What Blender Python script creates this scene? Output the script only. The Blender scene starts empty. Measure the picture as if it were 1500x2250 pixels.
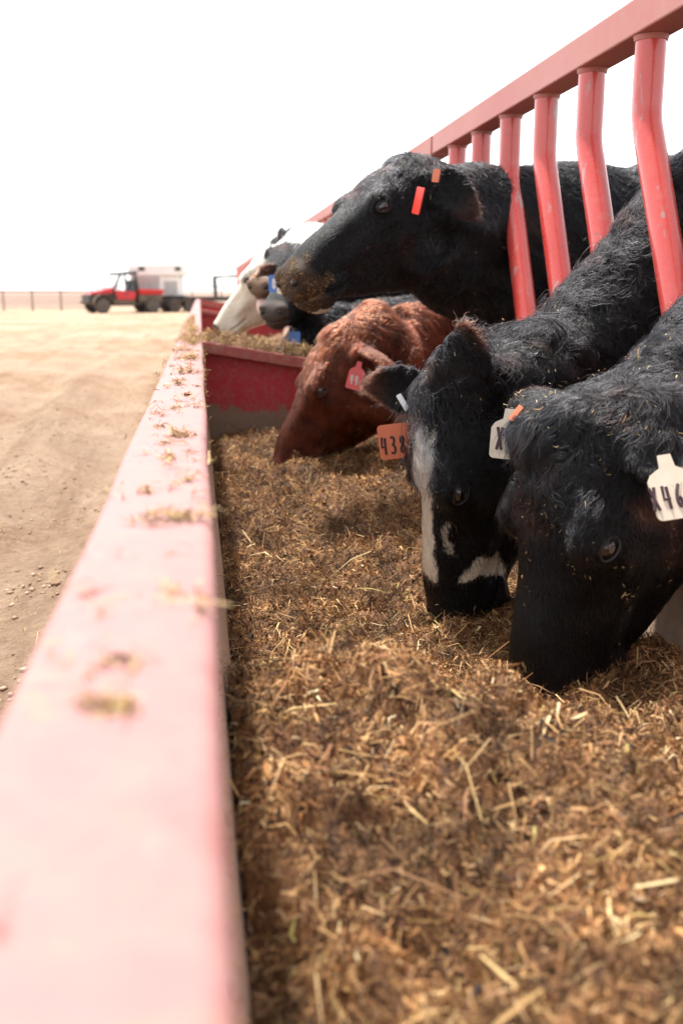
import bpy, bmesh, math, random
import numpy as np
from mathutils import Vector, Matrix
random.seed(7)
RNG = np.random.default_rng(11)
SC = bpy.context.scene
COL = SC.collection
RAD = math.radians

# ------------------------------------------------------------------ camera, light, exposure
CAM_H = 0.78
cam_d = bpy.data.cameras.new('camera')
cam = bpy.data.objects.new('camera', cam_d)
COL.objects.link(cam)
SC.camera = cam
cam_d.sensor_fit = 'VERTICAL'
cam_d.sensor_height = 36.0
cam_d.lens = 35.2
cam_d.clip_start = 0.02
cam_d.clip_end = 6000
cam.location = (0, 0, CAM_H)
cam.rotation_euler = (RAD(90 - 12.432), 0, RAD(-7.86))
cam_d.dof.use_dof = True
cam_d.dof.focus_distance = 2.05
cam_d.dof.aperture_fstop = 3.7

SUN_DIR = Vector((-0.15, 0.34, 0.925)).normalized()      # towards the sun
world = bpy.data.worlds.new('World')
SC.world = world
world.use_nodes = True
wn, wl = world.node_tree.nodes, world.node_tree.links
wn.clear()
w_out = wn.new('ShaderNodeOutputWorld')
w_bg = wn.new('ShaderNodeBackground')
w_sky = wn.new('ShaderNodeTexSky')
w_sky.sky_type = 'NISHITA'
w_sky.sun_disc = False
w_sky.sun_elevation = math.asin(SUN_DIR.z)
w_sky.sun_rotation = math.atan2(SUN_DIR.x, SUN_DIR.y)
w_sky.air_density = 1.0
w_sky.dust_density = 1.0
w_hs = wn.new('ShaderNodeHueSaturation')                  # thin white overcast: the sky has little colour
w_hs.inputs['Saturation'].default_value = 0.15
wl.new(w_sky.outputs[0], w_hs.inputs['Color'])
wl.new(w_hs.outputs[0], w_bg.inputs['Color'])
w_bg.inputs['Strength'].default_value = 0.15
wl.new(w_bg.outputs[0], w_out.inputs['Surface'])

sun_d = bpy.data.lights.new('sun', 'SUN')
sun_d.energy = 3.3
sun_d.angle = RAD(4)
sun_d.color = (1.0, 0.955, 0.89)
sun = bpy.data.objects.new('sun', sun_d)
COL.objects.link(sun)
sun.rotation_euler = SUN_DIR.to_track_quat('Z', 'Y').to_euler()

SC.view_settings.view_transform = 'Standard'
SC.view_settings.look = 'None'
SC.view_settings.gamma = 1
SC.view_settings.use_curve_mapping = False
SC.view_settings.exposure = 1.4
SC.render.engine = 'CYCLES'
SC.cycles.max_bounces = 8
SC.cycles.diffuse_bounces = 3
SC.cycles.glossy_bounces = 4
SC.cycles.transmission_bounces = 6
SC.cycles.use_denoising = True
try:
    SC.cycles_curves.shape = 'RIBBONS'
except Exception:
    pass

# ------------------------------------------------------------------ materials
def new_mat(name):
    m = bpy.data.materials.new(name)
    m.use_nodes = True
    nt = m.node_tree
    nt.nodes.clear()
    out = nt.nodes.new('ShaderNodeOutputMaterial')
    b = nt.nodes.new('ShaderNodeBsdfPrincipled')
    nt.links.new(b.outputs[0], out.inputs[0])
    return m, nt, b

class NB:
    def __init__(s, nt): s.nt = nt
    def node(s, t, **kw):
        n = s.nt.nodes.new(t)
        for k, v in kw.items(): setattr(n, k, v)
        return n
    def link(s, a, b): s.nt.links.new(a, b)
    def coord(s):
        return s.node('ShaderNodeTexCoord').outputs['Object']
    def noise(s, vec, scale, detail=4, rough=0.6, dist=0.0):
        n = s.node('ShaderNodeTexNoise')
        n.inputs['Scale'].default_value = scale
        n.inputs['Detail'].default_value = detail
        n.inputs['Roughness'].default_value = rough
        n.inputs['Distortion'].default_value = dist
        if vec is not None: s.link(vec, n.inputs['Vector'])
        return n.outputs['Fac']
    def ramp(s, fac, stops):
        r = s.node('ShaderNodeValToRGB')
        el = r.color_ramp.elements
        while len(el) > 1: el.remove(el[-1])
        for i, (p, c) in enumerate(stops):
            e = el[0] if i == 0 else el.new(p)
            e.position = p
            e.color = (c, c, c, 1) if not hasattr(c, '__len__') else (*c[:3], 1)
        s.link(fac, r.inputs[0])
        return r.outputs[0]
    def mix(s, f, a, b):
        n = s.node('ShaderNodeMix', data_type='RGBA')
        for sock, v in ((n.inputs[0], f), (n.inputs[6], a), (n.inputs[7], b)):
            if hasattr(v, 'is_linked') or hasattr(v, 'links'): s.link(v, sock)
            elif hasattr(v, '__len__'): sock.default_value = (*v[:3], 1)
            else: sock.default_value = v
        return n.outputs[2]
    def math(s, op, a, b=0.0):
        n = s.node('ShaderNodeMath', operation=op)
        for sock, v in ((n.inputs[0], a), (n.inputs[1], b)):
            if hasattr(v, 'links'): s.link(v, sock)
            else: sock.default_value = v
        return n.outputs[0]
    def bump(s, h, strength, dist, b):
        n = s.node('ShaderNodeBump')
        n.inputs['Strength'].default_value = strength
        n.inputs['Distance'].default_value = dist
        s.link(h, n.inputs['Height'])
        s.link(n.outputs[0], b.inputs['Normal'])
    def sep(s, vec):
        n = s.node('ShaderNodeSeparateXYZ')
        s.link(vec, n.inputs[0])
        return n.outputs
    def mapped(s, vec, scale):
        n = s.node('ShaderNodeMapping')
        n.inputs['Scale'].default_value = scale
        s.link(vec, n.inputs['Vector'])
        return n.outputs[0]

def flat_mat(name, col, rough=0.5, metal=0.0, var=0.12, scale=14, bump=0.0):
    m, nt, b = new_mat(name)
    q = NB(nt)
    n = q.noise(q.coord(), scale, 5, 0.65)
    c0 = tuple(max(0, x * (1 - var)) for x in col)
    c1 = tuple(min(1, x * (1 + var)) for x in col)
    q.link(q.ramp(n, [(0.3, c0), (0.7, c1)]), b.inputs['Base Color'])
    b.inputs['Roughness'].default_value = rough
    b.inputs['Metallic'].default_value = metal
    if bump: q.bump(n, bump, 0.01, b)
    return m

def tint_mat(name, rough=0.7, spec=0.3, sheen=0.0, transl=0.0):
    m, nt, b = new_mat(name)
    q = NB(nt)
    a = q.node('ShaderNodeAttribute', attribute_name='tint')
    q.link(a.outputs['Color'], b.inputs['Base Color'])
    b.inputs['Roughness'].default_value = rough
    b.inputs['Specular IOR Level'].default_value = spec
    return m

M = {}
def paint(name, base, faded, dust, dust_lo=0.5, dust_hi=0.72, rough=0.42, chips=0.66, scale=1.0, chipcol=(0.10, 0.06, 0.045), scuff=0.0):
    """Weathered red enamel: base coat, sun-faded zones, dust film, chips, pale rubbed scuffs."""
    m, nt, b = new_mat(name)
    q = NB(nt)
    oi = q.node('ShaderNodeObjectInfo')
    vm = q.node('ShaderNodeVectorMath', operation='ADD')
    q.link(q.coord(), vm.inputs[0])
    q.link(q.math('MULTIPLY', oi.outputs['Random'], 13.0), vm.inputs[1])
    co = vm.outputs[0]
    n1 = q.noise(co, 2.2 * scale, 6, 0.75)
    n2 = q.noise(co, 17 * scale, 8, 0.8)
    n3 = q.noise(q.mapped(co, (1, 0.5, 1)), 30 * scale, 6, 0.75, 0.4)
    n4 = q.noise(q.mapped(co, (1, 1, 0.22)), 26 * scale, 5, 0.7, 0.6)
    n5 = q.noise(co, 210 * scale, 3, 0.7)
    c = q.mix(q.ramp(n1, [(0.35, 0.0), (0.65, 1.0)]), base, faded)
    c = q.mix(q.ramp(n2, [(dust_lo, 0.0), (dust_hi, 0.8)]), c, dust)
    c = q.mix(q.ramp(n5, [(0.62, 0.0), (0.72, 0.55)]), c, dust)
    if name == 'faded_rail_paint':                                   # dried feed wiped along the ledge
        n6 = q.noise(q.mapped(co, (0.8, 1.5, 1)), 11, 7, 0.75, 1.2)
        c = q.mix(q.ramp(n6, [(0.60, 0.0), (0.68, 0.75)]), c, (0.36, 0.20, 0.10))
    if scuff:
        c = q.mix(q.ramp(n4, [(0.60, 0.0), (0.66, scuff)]), c, (0.33, 0.29, 0.28))
    ch = q.ramp(n3, [(chips, 0.0), (chips + 0.03, 1.0)])
    c = q.mix(ch, c, chipcol)
    q.link(c, b.inputs['Base Color'])
    q.link(q.ramp(n2, [(0.35, rough), (0.75, min(1, rough + 0.3))]), b.inputs['Roughness'])
    hgt = q.math('ADD', n2, q.math('MULTIPLY', ch, -0.6))
    q.bump(hgt, 0.2, 0.004, b)
    b.inputs['Specular IOR Level'].default_value = 0.5
    return m

M['rail_paint'] = paint('faded_rail_paint', (0.295, 0.118, 0.113), (0.325, 0.155, 0.147), (0.33, 0.195, 0.17), 0.40, 0.66, 0.62, 0.645, 1.0, (0.26, 0.055, 0.045), 0.15)
M['bar_paint'] = paint('red_bar_paint', (0.54, 0.045, 0.036), (0.58, 0.075, 0.06), (0.50, 0.17, 0.145), 0.54, 0.85, 0.20, 0.655, 1.0, (0.17, 0.11, 0.09), 0.7)
M['top_paint'] = paint('dull_red_paint', (0.42, 0.12, 0.11), (0.45, 0.19, 0.17), (0.45, 0.27, 0.23), 0.42, 0.8, 0.5, 0.74, 0.6, (0.20, 0.09, 0.06))
M['lip_paint'] = paint('dusty_lip_paint', (0.30, 0.05, 0.045), (0.33, 0.09, 0.07), (0.32, 0.20, 0.14), 0.46, 0.7, 0.6, 0.7, 1.5, (0.16, 0.08, 0.05))
M['side_paint'] = paint('side_wall_paint', (0.36, 0.035, 0.035), (0.40, 0.08, 0.07), (0.40, 0.26, 0.19), 0.42, 0.64, 0.55, 0.64)

def end_panel_mat():
    """Red enamel above, worn to scoured steel and dust where the feed rubs (a ragged edge of its own shape)."""
    m, nt, b = new_mat('worn_end_panel')
    q = NB(nt)
    co = q.coord()
    xyz = q.sep(co)
    n1 = q.noise(co, 5, 6, 0.7)
    n2 = q.noise(co, 26, 6, 0.75)
    n3 = q.noise(co, 70, 4, 0.7)
    edge = q.math('ADD', xyz[2], q.math('MULTIPLY', q.math('SUBTRACT', n1, 0.5), 0.22))
    edge = q.math('ADD', edge, q.math('MULTIPLY', q.math('SUBTRACT', n2, 0.5), 0.13))
    edge = q.math('ADD', edge, q.math('MULTIPLY', xyz[0], 0.03))
    mask = q.ramp(edge, [(0.298, 0.0), (0.310, 1.0)])
    bare = q.mix(n2, (0.14, 0.092, 0.062), (0.31, 0.21, 0.14))
    red = q.mix(q.ramp(n3, [(0.45, 0), (0.75, 0.75)]), (0.40, 0.016, 0.030), (0.36, 0.10, 0.085))
    red = q.mix(q.ramp(n2, [(0.52, 0), (0.7, 0.6)]), red, (0.30, 0.14, 0.11))
    q.link(q.mix(mask, bare, red), b.inputs['Base Color'])
    b.inputs['Roughness'].default_value = 0.62
    q.bump(n2, 0.2, 0.004, b)
    return m
M['end_panel'] = end_panel_mat()
for n_ in M['bar_paint'].node_tree.nodes:
    if n_.type == 'BSDF_PRINCIPLED':
        n_.inputs['Coat Weight'].default_value = 0.6
        n_.inputs['Coat Roughness'].default_value = 0.12
M['tan_wall'] = flat_mat('scoured_dusty_steel', (0.40, 0.27, 0.19), 0.75, 0, 0.14, 40, 0.15)
M['dark_skin'] = flat_mat('dark_eyelid_skin', (0.014, 0.011, 0.011), 0.45, 0, 0.3, 90)
M['red_skin'] = flat_mat('red_eyelid_skin', (0.07, 0.022, 0.014), 0.5, 0, 0.3, 90)
def eye_mat():
    m, nt, b = new_mat('wet_dark_eye')
    q = NB(nt)
    q.link(q.ramp(q.noise(q.coord(), 60, 3), [(0.3, (0.003, 0.002, 0.002)), (0.8, (0.008, 0.005, 0.004))]), b.inputs['Base Color'])
    b.inputs['Roughness'].default_value = 0.06
    b.inputs['Specular IOR Level'].default_value = 0.7
    b.inputs['Coat Weight'].default_value = 0.6
    b.inputs['Coat Roughness'].default_value = 0.03
    return m
M['eye'] = eye_mat()
M['coat_skin'] = tint_mat('coat_skin', 0.75, 0.15)
M['chaff'] = tint_mat('chopped_feed', 0.72, 0.22)
M['tag_orange'] = flat_mat('orange_tag_plastic', (0.62, 0.16, 0.07), 0.42, 0, 0.06, 30)
M['tag_red'] = flat_mat('red_tag_plastic', (0.60, 0.035, 0.018), 0.42, 0, 0.06, 30)
M['tag_pink'] = flat_mat('pink_red_tag_plastic', (0.66, 0.09, 0.09), 0.42, 0, 0.06, 30)
M['tag_white'] = flat_mat('cream_tag_plastic', (0.66, 0.58, 0.46), 0.45, 0, 0.08, 30)
M['tag_blue'] = flat_mat('blue_tag_plastic', (0.06, 0.17, 0.46), 0.42, 0, 0.06, 30)
M['ink'] = flat_mat('marker_ink', (0.05, 0.02, 0.025), 0.6, 0, 0.1, 60)
M['ink_pale'] = flat_mat('pale_marker_ink', (0.75, 0.70, 0.66), 0.6, 0, 0.05, 60)
M['button_grey'] = flat_mat('grey_white_button_plastic', (0.55, 0.53, 0.55), 0.45, 0, 0.1, 50)

def hair_mat():
    m = bpy.data.materials.new('hair_coat')
    m.use_nodes = True
    nt = m.node_tree
    nt.nodes.clear()
    out = nt.nodes.new('ShaderNodeOutputMaterial')
    h = nt.nodes.new('ShaderNodeBsdfHairPrincipled')
    h.model = 'CHIANG'
    h.parametrization = 'COLOR'
    h.inputs['Roughness'].default_value = 0.30
    h.inputs['IOR'].default_value = 1.33
    h.inputs['Radial Roughness'].default_value = 0.5
    if 'Coat' in h.inputs: h.inputs['Coat'].default_value = 0.0
    h.inputs['Random Roughness'].default_value = 0.3
    a = nt.nodes.new('ShaderNodeAttribute')
    a.attribute_name = 'tint'
    nt.links.new(a.outputs['Color'], h.inputs['Color'])
    nt.links.new(h.outputs[0], out.inputs[0])
    return m
M['hair'] = hair_mat()

def ground_mat():
    m, nt, b = new_mat('dry_packed_dirt')
    q = NB(nt)
    co = q.coord()
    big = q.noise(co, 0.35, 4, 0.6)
    mid = q.noise(q.mapped(co, (1.0, 0.55, 1)), 2.6, 7, 0.68, 0.3)
    fine = q.noise(co, 34, 7, 0.75)
    grit = q.noise(co, 160, 3, 0.7)
    c = q.mix(q.ramp(mid, [(0.3, 0), (0.72, 1)]), (0.34, 0.212, 0.132), (0.57, 0.41, 0.28))
    c = q.mix(q.ramp(fine, [(0.36, 0.75), (0.56, 0)]), c, (0.24, 0.15, 0.095))
    c = q.mix(q.ramp(grit, [(0.60, 0), (0.72, 0.6)]), c, (0.60, 0.49, 0.36))
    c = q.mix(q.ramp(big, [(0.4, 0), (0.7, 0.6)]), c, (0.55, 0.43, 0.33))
    st = q.noise(q.mapped(co, (1.0, 0.10, 1)), 4.5, 5, 0.7, 0.3)
    c = q.mix(q.ramp(st, [(0.52, 0), (0.66, 0.55)]), c, (0.25, 0.15, 0.09))
    # far off, the yard gives way to dull grazed pasture
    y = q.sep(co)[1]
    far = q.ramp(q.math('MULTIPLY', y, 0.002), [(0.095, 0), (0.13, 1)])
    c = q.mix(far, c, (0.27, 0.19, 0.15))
    q.link(c, b.inputs['Base Color'])
    b.inputs['Roughness'].default_value = 0.95
    b.inputs['Specular IOR Level'].default_value = 0.1
    h = q.math('ADD', q.math('MULTIPLY', fine, 0.6), q.math('MULTIPLY', grit, 0.25))
    q.bump(h, 1.0, 0.06, b)
    return m
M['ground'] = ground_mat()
M['rust_pipe'] = flat_mat('rusty_fence_pipe', (0.27, 0.17, 0.145), 0.7, 0.1, 0.3, 9)
M['wire'] = flat_mat('pale_fence_rail', (0.36, 0.28, 0.25), 0.7, 0.0, 0.2, 5)
M['utv_red'] = flat_mat('red_utility_plastic', (0.50, 0.022, 0.03), 0.35, 0, 0.15, 5)
M['black_plastic'] = flat_mat('dusty_black_plastic', (0.035, 0.033, 0.032), 0.55, 0, 0.4, 6)
M['tyre'] = flat_mat('dusty_tyre_rubber', (0.075, 0.062, 0.052), 0.85, 0, 0.4, 12)
M['rim'] = flat_mat('dusty_grey_rim', (0.20, 0.17, 0.15), 0.5, 0.3, 0.3, 14)
M['mud'] = flat_mat('mud_splashed_plastic', (0.13, 0.095, 0.07), 0.8, 0, 0.4, 7)
M['seat'] = flat_mat('grey_seat_vinyl', (0.09, 0.085, 0.085), 0.6, 0, 0.2, 9)
M['white_panel'] = flat_mat('white_camper_panel', (0.78, 0.77, 0.74), 0.45, 0, 0.04, 2)
M['grey_panel'] = flat_mat('pale_grey_panel', (0.42, 0.41, 0.40), 0.5, 0, 0.08, 3)
M['steel_dark'] = flat_mat('dark_trailer_steel', (0.028, 0.028, 0.03), 0.5, 0.3, 0.3, 6)
M['deck'] = flat_mat('weathered_deck_board', (0.09, 0.065, 0.05), 0.85, 0, 0.3, 8)
M['lamp_glass'] = flat_mat('headlamp_glass', (0.55, 0.55, 0.55), 0.15, 0, 0.05, 8)
def glass_mat():
    m, nt, b = new_mat('windscreen_glass')
    q = NB(nt)
    q.link(q.ramp(q.noise(q.coord(), 4), [(0.2, (0.82, 0.86, 0.86)), (0.8, (0.90, 0.92, 0.92))]), b.inputs['Base Color'])  # pale base paints in the whitish reflection on the glass
    b.inputs['Roughness'].default_value = 0.05
    b.inputs['Transmission Weight'].default_value = 0.45
    b.inputs['IOR'].default_value = 1.1
    return m
M['glass'] = glass_mat()
M['dark_glass'] = flat_mat('dark_window_glass', (0.16, 0.13, 0.10), 0.12, 0, 0.2, 5)

# ------------------------------------------------------------------ mesh helpers
class MB:
    def __init__(s): s.v, s.f = [], []
    def add(s, verts, faces):
        o = len(s.v)
        s.v += [tuple(map(float, p)) for p in verts]
        s.f += [tuple(int(i) + o for i in f) for f in faces]
        return s
    def box(s, x0, x1, y0, y1, z0, z1, bev=0.0):
        bm = bmesh.new()
        bmesh.ops.create_cube(bm, size=1)
        bmesh.ops.transform(bm, matrix=Matrix.Translation(((x0+x1)/2, (y0+y1)/2, (z0+z1)/2)) @ Matrix.Diagonal((x1-x0, y1-y0, z1-z0, 1)), verts=bm.verts)
        if bev: bmesh.ops.bevel(bm, geom=bm.edges[:], offset=bev, segments=2, affect='EDGES', profile=0.5)
        bm.verts.index_update()
        s.add([v.co for v in bm.verts], [[v.index for v in f.verts] for f in bm.faces])
        bm.free()
        return s
    def hexa(s, p, bev=0.0):
        """8 corners: bottom ring 0-3, top ring 4-7."""
        bm = bmesh.new()
        vs = [bm.verts.new(q) for q in p]
        for f in ((3, 2, 1, 0), (4, 5, 6, 7), (0, 1, 5, 4), (1, 2, 6, 5), (2, 3, 7, 6), (3, 0, 4, 7)):
            bm.faces.new([vs[i] for i in f])
        bmesh.ops.recalc_face_normals(bm, faces=bm.faces[:])
        if bev: bmesh.ops.bevel(bm, geom=bm.edges[:], offset=bev, segments=2, affect='EDGES', profile=0.5)
        bm.verts.index_update()
        s.add([v.co for v in bm.verts], [[v.index for v in f.verts] for f in bm.faces])
        bm.free()
        return s
    def tube(s, path, rad, n=12, cap=True):
        P = [Vector(p) for p in path]
        k = len(P)
        R = rad if hasattr(rad, '__len__') else [rad] * k
        t0 = (P[1] - P[0]).normalized()
        ref = Vector((0, 0, 1)) if abs(t0.z) < 0.9 else Vector((1, 0, 0))
        u = t0.cross(ref).normalized()
        vs, fs = [], []
        for i in range(k):
            t = ((P[min(i+1, k-1)] - P[i]).normalized() + (P[i] - P[max(i-1, 0)]).normalized())
            t = t.normalized() if t.length > 1e-9 else t0
            u = (u - t * u.dot(t)).normalized()
            w = t.cross(u)
            for j in range(n):
                a = 2 * math.pi * j / n
                vs.append(P[i] + (u * math.cos(a) + w * math.sin(a)) * R[i])
        for i in range(k - 1):
            for j in range(n):
                a, b_ = i*n + j, i*n + (j+1) % n
                fs.append((a, b_, b_ + n, a + n))
        if cap:
            fs.append(tuple(reversed(range(n))))
            fs.append(tuple((k-1)*n + j for j in range(n)))
        return s.add(vs, fs)
    def rings(s, rings):
        n = len(rings[0])
        vs = [p for r in rings for p in r]
        fs = []
        for i in range(len(rings) - 1):
            for j in range(n):
                a, b_ = i*n + j, i*n + (j+1) % n
                fs.append((a, b_, b_ + n, a + n))
        vs.append(np.mean(rings[0], axis=0)); c0 = len(vs) - 1
        vs.append(np.mean(rings[-1], axis=0)); c1 = len(vs) - 1
        for j in range(n):
            fs.append((c0, (j+1) % n, j))
            fs.append((c1, (len(rings)-1)*n + j, (len(rings)-1)*n + (j+1) % n))
        return s.add(vs, fs)
    def ellipsoid(s, c, r, Mx=None, seg=14, rng=10):
        rr = []
        for i in range(1, rng):
            th = math.pi * i / rng
            rr.append([np.array((r[0]*math.cos(th), r[1]*math.sin(th)*math.cos(a), r[2]*math.sin(th)*math.sin(a))) for a in np.linspace(0, 2*math.pi, seg, endpoint=False)])
        rr = [[np.array(c) + q for q in ring] for ring in rr]
        if Mx is not None: rr = [[xf(Mx, q) for q in ring] for ring in rr]
        # poles are closed by the cap fans
        return s.rings(rr)
    def mesh(s, name):
        me = bpy.data.meshes.new(name)
        me.from_pydata(s.v, [], s.f)
        me.update()
        return me
    def build(s, name, mat, parent=None, smooth=False, loc=None):
        o = link(name, s.mesh(name), mat, parent, smooth)
        if loc is not None: o.location = loc
        return o

def xf(Mx, p):
    return np.array(Mx @ Vector(p))

def fix_normals(me):
    bm = bmesh.new(); bm.from_mesh(me)
    bmesh.ops.recalc_face_normals(bm, faces=bm.faces[:])
    bm.to_mesh(me); bm.free()

def link(name, data, mat=None, parent=None, smooth=False):
    o = bpy.data.objects.new(name, data)
    COL.objects.link(o)
    if mat is not None: data.materials.append(mat)
    if smooth and hasattr(data, 'polygons'):
        data.polygons.foreach_set('use_smooth', [True] * len(data.polygons))
        try: data.set_sharp_from_angle(angle=RAD(40))
        except Exception: pass
    if parent is not None:
        o.parent = parent
    return o

def empty(name, loc=(0, 0, 0)):
    o = bpy.data.objects.new(name, None)
    COL.objects.link(o)
    o.location = loc
    o.empty_display_size = 0.1
    return o

def tag(o, label=None, cat=None, group=None, kind=None):
    if label: o['label'] = label
    if cat: o['category'] = cat
    if group: o['group'] = group
    if kind: o['kind'] = kind
    return o

# coherent noise for numpy arrays: sums of random plane waves
class Waves:
    def __init__(s, scale, n=10, seed=0, dim=3):
        r = np.random.default_rng(seed)
        k = r.normal(size=(n, dim)); k /= np.linalg.norm(k, axis=1, keepdims=True)
        s.k = k * (2*math.pi/scale) * r.uniform(0.6, 1.7, (n, 1))
        s.p = r.uniform(0, 2*math.pi, n)
        s.n = n
    def __call__(s, P):
        return np.sin(P @ s.k.T + s.p).sum(1) / math.sqrt(s.n / 2)

def smoothstep(a, b, x):
    t = np.clip((x - a) / (b - a), 0, 1)
    return t * t * (3 - 2 * t)

def pick(colors, weights, n, rng=RNG):
    C = np.array(colors); w = np.array(weights, float); w /= w.sum()
    return C[rng.choice(len(C), n, p=w)]

FEED_COL = [(0.048, 0.019, 0.009), (0.125, 0.054, 0.022), (0.21, 0.097, 0.037), (0.295, 0.15, 0.059), (0.39, 0.225, 0.095), (0.47, 0.29, 0.14), (0.60, 0.44, 0.27), (0.018, 0.012, 0.010)]
FEED_W = [2.6, 3.0, 2.6, 2.0, 1.4, 0.7, 0.2, 1.0]

def flakes(P, Nrm, L, W, colors, lift=0.35, rng=RNG, bend=0.25, along=None, bias=None):
    """Bent two-segment strips lying loosely on a surface; returns verts, quads, per-vertex colour."""
    n = len(P)
    r = rng.normal(size=(n, 3)) if along is None else along + rng.normal(size=(n, 3)) * 0.25
    if bias is not None: r = r + bias
    d = r - Nrm * (r * Nrm).sum(1, keepdims=True)
    d /= np.linalg.norm(d, axis=1, keepdims=True) + 1e-9
    d = d + Nrm * rng.normal(size=(n, 1)) * lift
    d /= np.linalg.norm(d, axis=1, keepdims=True)
    up = Nrm + rng.normal(size=(n, 3)) * 0.45
    s = np.cross(d, up); s /= np.linalg.norm(s, axis=1, keepdims=True) + 1e-9
    nn = np.cross(s, d)
    L = L[:, None]; W = W[:, None]
    bnd = rng.normal(size=(n, 1)) * bend
    a = P - d * L / 2; m = P + nn * L * bnd; b = P + d * L / 2
    V = np.stack([a - s*W*0.35, a + s*W*0.35, m - s*W/2, m + s*W/2, b - s*W*0.25, b + s*W*0.25], 1).reshape(-1, 3)
    i = np.arange(n)[:, None] * 6
    F = np.stack([i + [0, 1, 3, 2], i + [2, 3, 5, 4]], 1).reshape(-1, 4)
    return V, F, np.repeat(colors, 6, axis=0)

def np_mesh(name, V, F, Ccol=None):
    me = bpy.data.meshes.new(name)
    nv, nf = len(V), len(F)
    k = F.shape[1]
    me.vertices.add(nv); me.loops.add(nf * k); me.polygons.add(nf)
    me.vertices.foreach_set('co', np.asarray(V, np.float32).ravel())
    me.loops.foreach_set('vertex_index', np.asarray(F, np.int32).ravel())
    me.polygons.foreach_set('loop_start', np.arange(0, nf * k, k, dtype=np.int32))
    me.update(calc_edges=True)
    if Ccol is not None:
        a = me.color_attributes.new('tint', 'FLOAT_COLOR', 'POINT')
        a.data.foreach_set('color', np.c_[Ccol, np.ones(len(Ccol))].astype(np.float32).ravel())
    return me

def feed_bits(n, pos, nrm, lmin, lmax, rng=RNG, cols=FEED_COL, wts=FEED_W, lift=0.35, straw=0.12, bias=None):
    L = lmin * (lmax / lmin) ** (rng.random(n) ** 1.4)
    W = np.clip(L * rng.uniform(0.04, 0.45, n) ** 1.5, 0.0008, 0.0065)
    C = pick(cols, wts, n, rng) * rng.uniform(0.7, 1.3, (n, 1))
    fib = rng.random(n) < 0.45                                        # fine shredded fibres
    W[fib] = rng.uniform(0.0006, 0.0012, fib.sum()); L[fib] *= rng.uniform(1.0, 2.2, fib.sum())
    st = rng.random(n) < straw
    L[st] *= 1.7; W[st] = rng.uniform(0.0008, 0.002, st.sum())
    C[st] = pick([(0.40, 0.24, 0.10), (0.50, 0.34, 0.17), (0.30, 0.21, 0.07), (0.24, 0.11, 0.045)], [3, 2, 1, 2.4], st.sum(), rng)
    return flakes(pos, nrm, L, W, np.clip(C, 0, 1), lift, rng, 0.35, bias=bias)

# ------------------------------------------------------------------ ground
def ground_z(x, y):
    P = np.c_[x, y, np.zeros_like(x)]
    g = Waves(1.3, 12, 3)(P) * 0.006 + Waves(0.35, 12, 4)(P) * 0.004 + Waves(0.12, 12, 6)(P) * 0.0036 + Waves(4.5, 10, 5)(P) * 0.02
    # two wheel ruts running beside the bunk, a low loose berm between them
    for xc, w, d in ((-0.62, 0.13, 0.035), (-1.25, 0.16, 0.045), (-2.6, 0.22, 0.05), (-3.9, 0.25, 0.05)):
        wob = 0.14 * np.sin(y * 0.55 + xc) + 0.05 * np.sin(y * 1.7)
        g = g - d * np.exp(-((x - xc - wob) / w) ** 2) + 0.6 * d * np.exp(-((x - xc - wob - 1.8*w) / (0.7*w)) ** 2)
    g = g + 0.06 * np.exp(-((x + 1.3) / 1.2) ** 2 - ((y - 7.0) / 2.2) ** 2)
    fade = np.clip(1.3 - y / 26, 0, 1) * np.clip(1.5 - np.abs(x) / 12, 0, 1)
    return g * fade

def build_ground():
    ys = np.concatenate([np.arange(-4, 1.0, 0.25), np.arange(1.0, 9.0, 0.045), np.geomspace(9.0, 60, 90), np.geomspace(66, 5000, 26)])
    ys[0] = -60
    xs = np.concatenate([-np.geomspace(5000, 6.0, 40), np.arange(-5.9, -0.2, 0.05), np.arange(-0.2, 5.0, 0.3), np.geomspace(5.2, 5000, 36)])
    X, Y = np.meshgrid(xs, ys)
    Z = ground_z(X.ravel(), Y.ravel())
    V = np.c_[X.ravel(), Y.ravel(), Z]
    nx, ny = len(xs), len(ys)
    i = (np.arange(ny - 1)[:, None] * nx + np.arange(nx - 1)[None, :]).ravel()
    F = np.c_[i, i + 1, i + nx + 1, i + nx]
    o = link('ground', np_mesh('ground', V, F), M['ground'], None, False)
    o.data.polygons.foreach_set('use_smooth', [True] * len(o.data.polygons))
    tag(o, 'dry packed tan dirt yard reaching a flat horizon', None, None, 'structure')
build_ground()

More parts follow.
